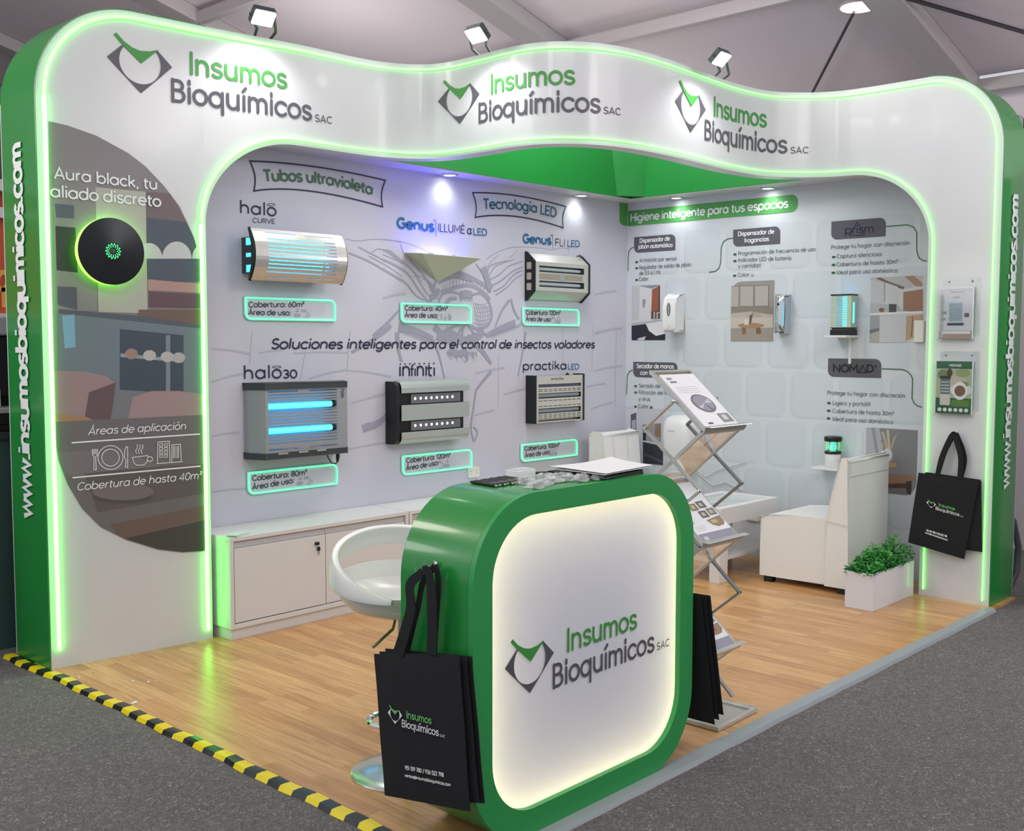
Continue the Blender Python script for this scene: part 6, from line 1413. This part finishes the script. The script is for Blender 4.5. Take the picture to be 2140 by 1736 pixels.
for i in range(6):
    (ya, za), (yb_, zb_) = main[i], main[i + 1]
    d = Vector((0, yb_ - ya, zb_ - za)); L = d.length; d.normalize(); nrm_ = Vector((0, -d.z, d.y))
    if nrm_.z < 0: nrm_ = -nrm_
    P = lambda a, b, c: Vector((a, ya + d.y * b, za + d.z * b)) + nrm_ * c
    is_tray = i % 2 == 0
    o_ = [(BX0, 0), (BX1, 0), (BX1, L), (BX0, L)]; n_ = [(BX0 + .014, .012), (BX1 - .014, .012), (BX1 - .014, L - .012), (BX0 + .014, L - .012)]
    f_ = MB().ring(o_, n_, P, -.006, .008).build('tray_frame' if is_tray else 'link_frame', M_alu, t)
    MB().prism(n_, P, -.003, -.001).build('acrylic_panel', M_glass, f_)
    if is_tray:
        lipP = [(L + .002, -.004), (L + .004, .012), (L - .004, .03), (L + .018, .045), (L + .020, .044), (L + .002, .028), (L + .010, .012), (L + .010, -.004)]
        MB().prism([(a, b) for a, b in lipP], lambda a, b, c: P(c, a, b), BX0 - .012, BX1 + .012).build('lip', M_alu, f_)
        k = i // 2
        lbs_ = ['white brochure showing a grey disc in the top tray of the stand', 'white brochure with food pictures in the middle tray of the stand', 'white brochure with food pictures in the lowest tray of the stand']
        b = thing('brochure', P((BX0 + BX1) / 2, L / 2, .004), lbs_[k], 'brochure', 'brochures in the zigzag stand')
        bx0, bx1, by0, by1 = BX0 + .022, BX1 - .02, .035, L - .004
        MB().prism([(bx0, by0), (bx1, by0), (bx1, by1), (bx0, by1)], P, .004, .014).build('pages', M_paper, b)
        def cv(x0, x1, v0, v1, c, off=.0146, poly=None):
            T_ = lambda x, v: (bx0 + (bx1 - bx0) * x, by0 + (by1 - by0) * v)
            MB().sheet([T_(*p) for p in (poly or [(x0, v0), (x1, v0), (x1, v1), (x0, v1)])], P, off).build('cover_print', mat('cover_%d_%d_%d' % c, c, .4), b)
        if k == 0:
            cv(0, 0, 0, 0, (112, 112, 122), poly=ell(.52, .56, .30, .17, n=24)[:-1]); cv(0, 0, 0, 0, (150, 150, 160), .0149, poly=ell(.53, .555, .26, .145, n=24)[:-1]); cv(0, 0, 0, 0, (196, 196, 204), .0151, poly=[(.53, .56), (.74, .48), (.77, .56)]); cv(0, 0, 0, 0, (196, 196, 204), .0151, poly=[(.53, .56), (.30, .62), (.36, .66)]); cv(0, 0, 0, 0, (84, 84, 94), .0151, poly=[(.53, .56), (.60, .69), (.64, .68)])
            cv(.62, .95, .76, .92, (140, 142, 144)); cv(.7, .84, .79, .88, (206, 206, 208), .0149); cv(.10, .24, .06, .10, (150, 150, 160)); cv(.12, .3, .13, .16, (120, 122, 130))
            for q_ in range(4): cv(.12, .75, .24 + q_ * .035, .248 + q_ * .035, (206, 206, 214))
            cv(.16, .30, .90, .93, (90, 90, 100))
        else:
            cv(0, 1, .85, 1, (150, 148, 164)); cv(.0, .16, .55, .68, (186, 184, 200))
            for q_, (x, v, c) in enumerate(((.36, .36, (136, 128, 84)), (.62, .34, (104, 104, 108)), (.48, .50, (110, 104, 96)), (.74, .48, (132, 128, 124)))): cv(x, x + .22, v, v + .12, c); cv(x + .05, x + .15, v + .03, v + .09, (190, 184, 170), .0149)
            cv(0, 0, 0, 0, (150, 130, 104), poly=[(.52, .66), (.98, .62), (.98, .72), (.9, .78), (.72, .79), (.6, .75)]); cv(.62, .8, .67, .73, (186, 60, 50) if k == 2 else (190, 176, 140), .0149)
            for q_ in range(5): cv(.06, .36, .72 + q_ * .02, .726 + q_ * .02, (206, 204, 214))
            cv(.36, .6, .27, .285, (120, 120, 130)); cv(.08, .2, .9, .96, (206, 204, 214), .0149)
bf = MB(); PZ0 = lambda a, b, c: Vector((a, b, c))
ba = math.radians(1.5)
def RB(a, b, c): x, y = a - 3.89, b - 2.44; return Vector((3.89 + x * math.cos(ba) - y * math.sin(ba), 2.44 + x * math.sin(ba) + y * math.cos(ba), c))
bf.ring([(3.735, 2.335), (4.055, 2.335), (4.055, 2.57), (3.735, 2.57)], [(3.755, 2.355), (4.035, 2.355), (4.035, 2.55), (3.755, 2.55)], RB, .002, .020).build('base_frame', M_alu, t, bevel=.002)
MB().prism([(3.755, 2.355), (4.035, 2.355), (4.035, 2.55), (3.755, 2.55)], RB, .004, .008).build('base_panel', mat('grey_base_panel', (176, 172, 168), .4), t)
MB().tube([RB(4.03, 2.545, .014), RB(4.06, 2.39, .012), RB(4.075, 2.345, .012), RB(4.083, 2.35, .012), RB(4.075, 2.4, .012), RB(4.05, 2.555, .012)], .003, 6).build('wire_foot', M_alu, t)

# coffee table
TX0, TX1, TY0, TY1, TZ = 6.070, 6.825, 3.795, 4.262, .497
t = thing('coffee_table', ((TX0 + TX1) / 2, (TY0 + TY1) / 2, 0), 'white coffee table with inset glass top and lower shelf', 'table')
o_ = [(TX0, TY0), (TX1, TY0), (TX1, TY1), (TX0, TY1)]; w_ = .055
MB().ring(o_, [(TX0 + w_, TY0 + w_), (TX1 - w_, TY0 + w_), (TX1 - w_, TY1 - w_), (TX0 + w_, TY1 - w_)], PZ0, TZ - .11, TZ).build('tabletop', M_white, t, bevel=.002)
MB().box(TX0 + w_, TX1 - w_, TY0 + w_, TY1 - w_, TZ - .022, TZ - .016).build('glass', mat('table_glass', (196, 206, 206), .05, spec=.8), t)
for x, y in ((TX0, TY0), (TX1 - .1, TY0), (TX0, TY1 - .1), (TX1 - .1, TY1 - .1)): MB().box(x, x + .10, y, y + .08, 0, TZ - .11).build('leg', M_white, t, bevel=.002)
MB().box(TX0 - .0, TX1, TY0 + .03, TY1 - .02, .135, .16).build('shelf', M_white, t, bevel=.002)
tag(MB().tube([(6.33 + .035 * math.cos(a) + .003 * a, 4.05 + .035 * math.sin(a), TZ - .0125) for a in [k * .45 for k in range(30)]] + [(6.5, 4.0, TZ - .0125), (6.62, 3.93, TZ - .0125)], .003, 6).build('coiled_cable', M_wirewhite), 'coiled white cable lying on the glass of the coffee table', 'cable')
tag(MB().tube([(7.022, 4.60, .60), (7.018, 4.52, .56), (7.02, 4.42, .62), (7.018, 4.30, .66), (7.02, 4.18, .70)], .0035, 6).tube([(7.02, 4.60, .585), (7.018, 4.46, .50), (7.02, 4.34, .535), (7.018, 4.20, .49)], .0035, 6).build('wall_cable', M_wirewhite), 'thin white cables drooping along the right wall below the dryer', 'cable')

# two white armless chairs
def pris_x(poly, x0, x1): return MB().prism(poly, lambda a, b, c: Vector((c, a, b)), x0, x1)
t = thing('armchair', (6.62, 3.34, 0), 'white leatherette armless chair seen from behind, beside the planter', 'chair', 'white armless chairs')
pris_x([(3.655, .045), (3.655, .43), (3.60, .452), (3.40, .462), (3.18, .462), (3.18, .045)], 6.35, 6.915).build('seat', M_leather, t, bevel=.022, seg=4)
pris_x([(3.185, .045), (3.185, .47), (3.105, .845), (3.085, .86), (3.06, .86), (3.043, .845), (3.04, .045)], 6.345, 6.92).build('backrest', M_leather, t, bevel=.016, seg=4)
sm = MB()
sm.tube([(6.340, 3.04, .44), (6.3415, 3.185, .455)], .0015, 5).tube([(6.36, 3.0385, .75), (6.91, 3.0385, .75)], .0018, 5).tube([(6.36, 3.0385, .765), (6.36, 3.0385, .86)], .0015, 5); sm.build('seam', mat('seam_grey', (196, 196, 190), .5), t)
for x, y in ((6.38, 3.60), (6.86, 3.60), (6.38, 3.08), (6.86, 3.08)): MB().box(x - .025, x + .025, y - .03, y + .03, 0, .05).build('foot', M_black, t)
t = thing('armchair', (6.66, 4.9, 0), 'white leatherette armless chair in the back corner, facing out', 'chair', 'white armless chairs')
pris_x([(5.19, .045), (5.19, .875), (5.165, .893), (5.10, .893), (5.075, .88), (5.03, .46), (5.03, .045)], 6.435, 6.885).build('backrest', M_leather, t, bevel=.03, seg=5)
pris_x([(5.04, .045), (5.04, .455), (4.62, .45), (4.58, .43), (4.58, .045)], 6.44, 6.88).build('seat', M_leather, t, bevel=.022, seg=4)
sm = MB()
for x in (6.56, 6.74): sm.tube([(x, 5.062, .86), (x, 5.045, .70), (x, 5.03, .5)], .0018, 5)
sm.build('seam', mat('seam_grey', (196, 196, 190), .5), t)
for x, y in ((6.47, 4.63), (6.85, 4.63), (6.47, 5.14), (6.85, 5.14)): MB().box(x - .025, x + .025, y - .03, y + .03, 0, .05).build('foot', M_black, t)

# planter with artificial greenery
PX0, PX1, PY0, PY1, PH = 6.065, 6.645, 2.738, 2.915, .222
t = thing('planter', ((PX0 + PX1) / 2, (PY0 + PY1) / 2, 0), 'white rectangular planter of green foliage beside the right pillar', 'planter')
MB().ring([(PX0, PY0), (PX1, PY0), (PX1, PY1), (PX0, PY1)], [(PX0 + .012, PY0 + .012), (PX1 - .012, PY0 + .012), (PX1 - .012, PY1 - .012), (PX0 + .012, PY1 - .012)], PZ0, .001, PH).box(PX0 + .012, PX1 - .012, PY0 + .012, PY1 - .012, .15, .17).build('box', mat('white_gloss_box', (222, 222, 230), .16), t)
rnd = random.Random(3)
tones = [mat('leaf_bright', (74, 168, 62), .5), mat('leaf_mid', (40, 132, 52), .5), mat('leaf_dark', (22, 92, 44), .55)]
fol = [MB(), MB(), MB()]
for k in range(2100):
    x = rnd.uniform(PX0 - .005, PX1 + .0); y = rnd.uniform(PY0 - .005, PY1 + .005)
    top = .300 + .03 * math.sin(x * 21 + 1) + .02 * math.sin(y * 40) + .02 * (x - PX0) / .58
    e = min(1, (x - PX0 + .03) / .1, (y - PY0 + .04) / .07, (PY1 + .04 - y) / .07); z = .20 + (top - .20) * max(.1, e) * rnd.uniform(.25, 1.0)
    if y < PY0 + .01: z = max(z, .215)
    yw = rnd.uniform(0, 2 * PI); pt = rnd.uniform(-.3, 1.0); L = rnd.uniform(.016, .034); w = L * .28
    d = Vector((math.cos(yw) * math.cos(pt), math.sin(yw) * math.cos(pt), math.sin(pt))); s_ = d.cross(Vector((rnd.uniform(-.4, .4), rnd.uniform(-.4, .4), 1))).normalized(); u_ = s_.cross(d)
    p = Vector((x, y, z))
    if (p + d * L).x > 6.655: continue
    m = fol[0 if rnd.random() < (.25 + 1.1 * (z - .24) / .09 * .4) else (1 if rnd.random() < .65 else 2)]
    m.add([p, p + d * L * .45 + s_ * w, p + d * L, p + d * L * .45 - s_ * w, p + d * L * .5 + u_ * w * .5], [(0, 1, 4), (1, 2, 4), (2, 3, 4), (3, 0, 4)])
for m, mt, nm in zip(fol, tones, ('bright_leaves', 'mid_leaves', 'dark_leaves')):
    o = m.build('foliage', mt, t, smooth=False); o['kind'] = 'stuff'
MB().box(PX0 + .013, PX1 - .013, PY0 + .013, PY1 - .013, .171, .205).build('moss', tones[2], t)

# small paper scraps on the floor near the left pillar
for k, (u, v) in enumerate(((280, 1468), (166, 1415), (160, 1407), (195, 1405), (277, 1423), (310, 1425), (327, 1423))):
    p = on(2, u, v, .001); a = k * 1.3; e1 = Vector((math.cos(a), math.sin(a), 0)) * (.012 if k == 0 else .006); e2 = Vector((-e1.y, e1.x, 0)) * .5
    tag(MB().add([p - e1 - e2, p + e1 - e2, p + e1 * 1.2 + e2 + Vector((0, 0, .004)), p - e1 + e2 + Vector((0, 0, .001))], [(0, 1, 2, 3)]).build('paper_scrap', M_paper, solid=.0006, smooth=False),
        'largest white paper scrap on the wooden floor by the hazard tape' if k == 0 else 'tiny paper scrap on the wooden floor near the left pillar', 'scrap', 'paper scraps on the floor')

# ============================================================ NEIGHBOURING STANDS
M_dg = mat('dark_green_counter', (52, 78, 72), .5); M_bk = mat('machine_black', (36, 38, 38), .3, metal=.3)
t = thing('coffee_counter', (1.9, 5.95, 0), 'dark green counter of the next stand at the left edge', 'counter')
MB().box(.8, 2.95, 5.72, 6.3, -.012, 1.085).build('front', M_dg, t); MB().box(.78, 2.97, 5.70, 6.32, 1.085, 1.12).build('worktop', mat('dark_worktop', (48, 56, 54), .4), t)
t = thing('coffee_machine', (2.15, 5.95, 1.1205), 'black coffee machine on the dark green counter at the left edge', 'coffee machine')
MB().box(1.9, 2.5, 5.86, 6.2, 1.30, 1.62).build('body', M_bk, t, bevel=.01); MB().box(1.88, 2.52, 5.76, 6.22, 1.1205, 1.155).build('base', M_bk, t, bevel=.006)
MB().box(1.88, 2.52, 5.75, 5.97, 1.215, 1.245).build('drip_tray', M_alu, t, bevel=.004); MB().box(1.9, 2.5, 5.97, 6.2, 1.155, 1.30).build('column', M_bk, t); MB().box(1.9, 2.5, 5.76, 5.97, 1.155, 1.215).build('drawer', M_bk, t, bevel=.004)
MB().box(1.88, 2.52, 5.82, 6.22, 1.62, 1.72).build('top', mat('machine_grey', (166, 166, 170), .4), t, bevel=.01)
MB().cyl((2.245, 5.83, 1.46), (2.245, 5.83, 1.40), .02).build('spout', M_chrome, t); MB().tube([(2.235, 5.83, 1.37), (2.25, 5.82, 1.355), (2.265, 5.83, 1.37)], .003, 6).build('spout_wire', M_chrome, t)
MB().lathe([(.03, 1.246), (.036, 1.26), (.036, 1.33), (0, 1.33)], (2.25, 5.86, 0), 16).build('jug', M_black, t)
for x in (2.20, 2.295): MB().tube([(x, 5.80, 1.25), (x, 5.80, 1.34)], .004, 6).build('rail', M_alu, t)
MB().lathe([(0, .006), (.007, .004), (.008, 0)], (2.24, 5.76, 1.185), 10, (0, -1, 0)).build('knob', M_alu, t)
MB().box(2.06, 2.235, 5.817, 5.819, 1.645, 1.695).build('price_label', mat('pale_blue_card', (210, 220, 238), .5), t)
t = thing('poster_stand', (2.3, 6.5, 0), 'orange poster on white frame of the next stand at the left edge', 'poster')
MB().box(1.0, 3.0, 6.5, 6.52, 1.75, 2.30).build('panel', mat('orange_panel', (206, 92, 62), .5), t); MB().box(1.0, 3.0, 6.46, 6.53, 2.30, 2.36).build('rail', M_white, t); MB().box(1.0, 3.0, 6.46, 6.53, 2.455, 2.52).build('rail', M_white, t)
MB().box(1.0, 3.0, 6.46, 6.53, 1.70, 1.75).build('rail', M_white, t)
for x in (1.02, 2.98): MB().box(x - .02, x + .02, 6.47, 6.53, -.012, 1.70).box(x - .02, x + .02, 6.47, 6.53, 2.36, 2.455).build('post', M_white, t)
MB().box(1.0, 3.0, 6.505, 6.52, 2.36, 2.455).build('upper_panel', mat('red_panel', (176, 70, 50), .5), t)
Po = planeY(6.5); o = MB(); text(o, 'LO', Po.m, Po.px(-22, 613), Po.px(17, 604), .11, w=.26, off=.004); text(o, 'LI', Po.m, Po.px(-25, 645), Po.px(9, 643), .12, w=.26, off=.004); o.build('lettering', mat('orange_letters', (246, 176, 92), .5), t)
# right edge: poles and dark column beyond the stand
t = thing('partition_post', (7.35, 2.42, -.0135), 'white and grey partition posts at the right edge behind the green pillar', 'post')
MB().box(7.08, 7.12, 2.40, 2.44, .35, 3.0).build('white_post', mat('post_white', (196, 196, 186), .5), t); MB().box(7.14, 7.22, 2.36, 2.44, -.0135, 3.0).build('grey_post', mat('post_grey', (128, 130, 130), .5), t); MB().box(7.26, 7.30, 2.36, 2.44, -.0135, 3.0).build('grey_post', mat('post_grey2', (84, 88, 88), .5), t)
MB().box(7.06, 7.13, 2.37, 2.45, -.0135, .06).build('shoe', M_charcoal, t); MB().box(7.08, 7.115, 2.40, 2.44, .06, .35).build('lower_post', M_charcoal, t)
tag(MB().tube([(7.13, 2.36, .55), (7.2, 2.33, .45), (7.25, 2.31, .28), (7.23, 2.31, .12), (7.16, 2.33, .02)], .02, 10).build('grey_hose', mat('post_grey2', (84, 88, 88), .5)), 'grey hose bending down to the carpet at the right edge', 'hose')
tag(MB().cyl((7.16, 2.02, -.0135), (7.16, 2.02, 2.62), .13, n=24).build('dark_column', mat('dark_column', (50, 56, 62), .5)), 'dark round column at the right edge of the picture', 'column')
w_ = on(0, 2128, 300, 7.25); tag(MB().box(7.14, 7.40, w_.y - .12, w_.y + .03, w_.z - .06, w_.z + .07).build('white_box', M_white, bevel=.01), 'white box fixed high at the right edge above the dark column', 'box')
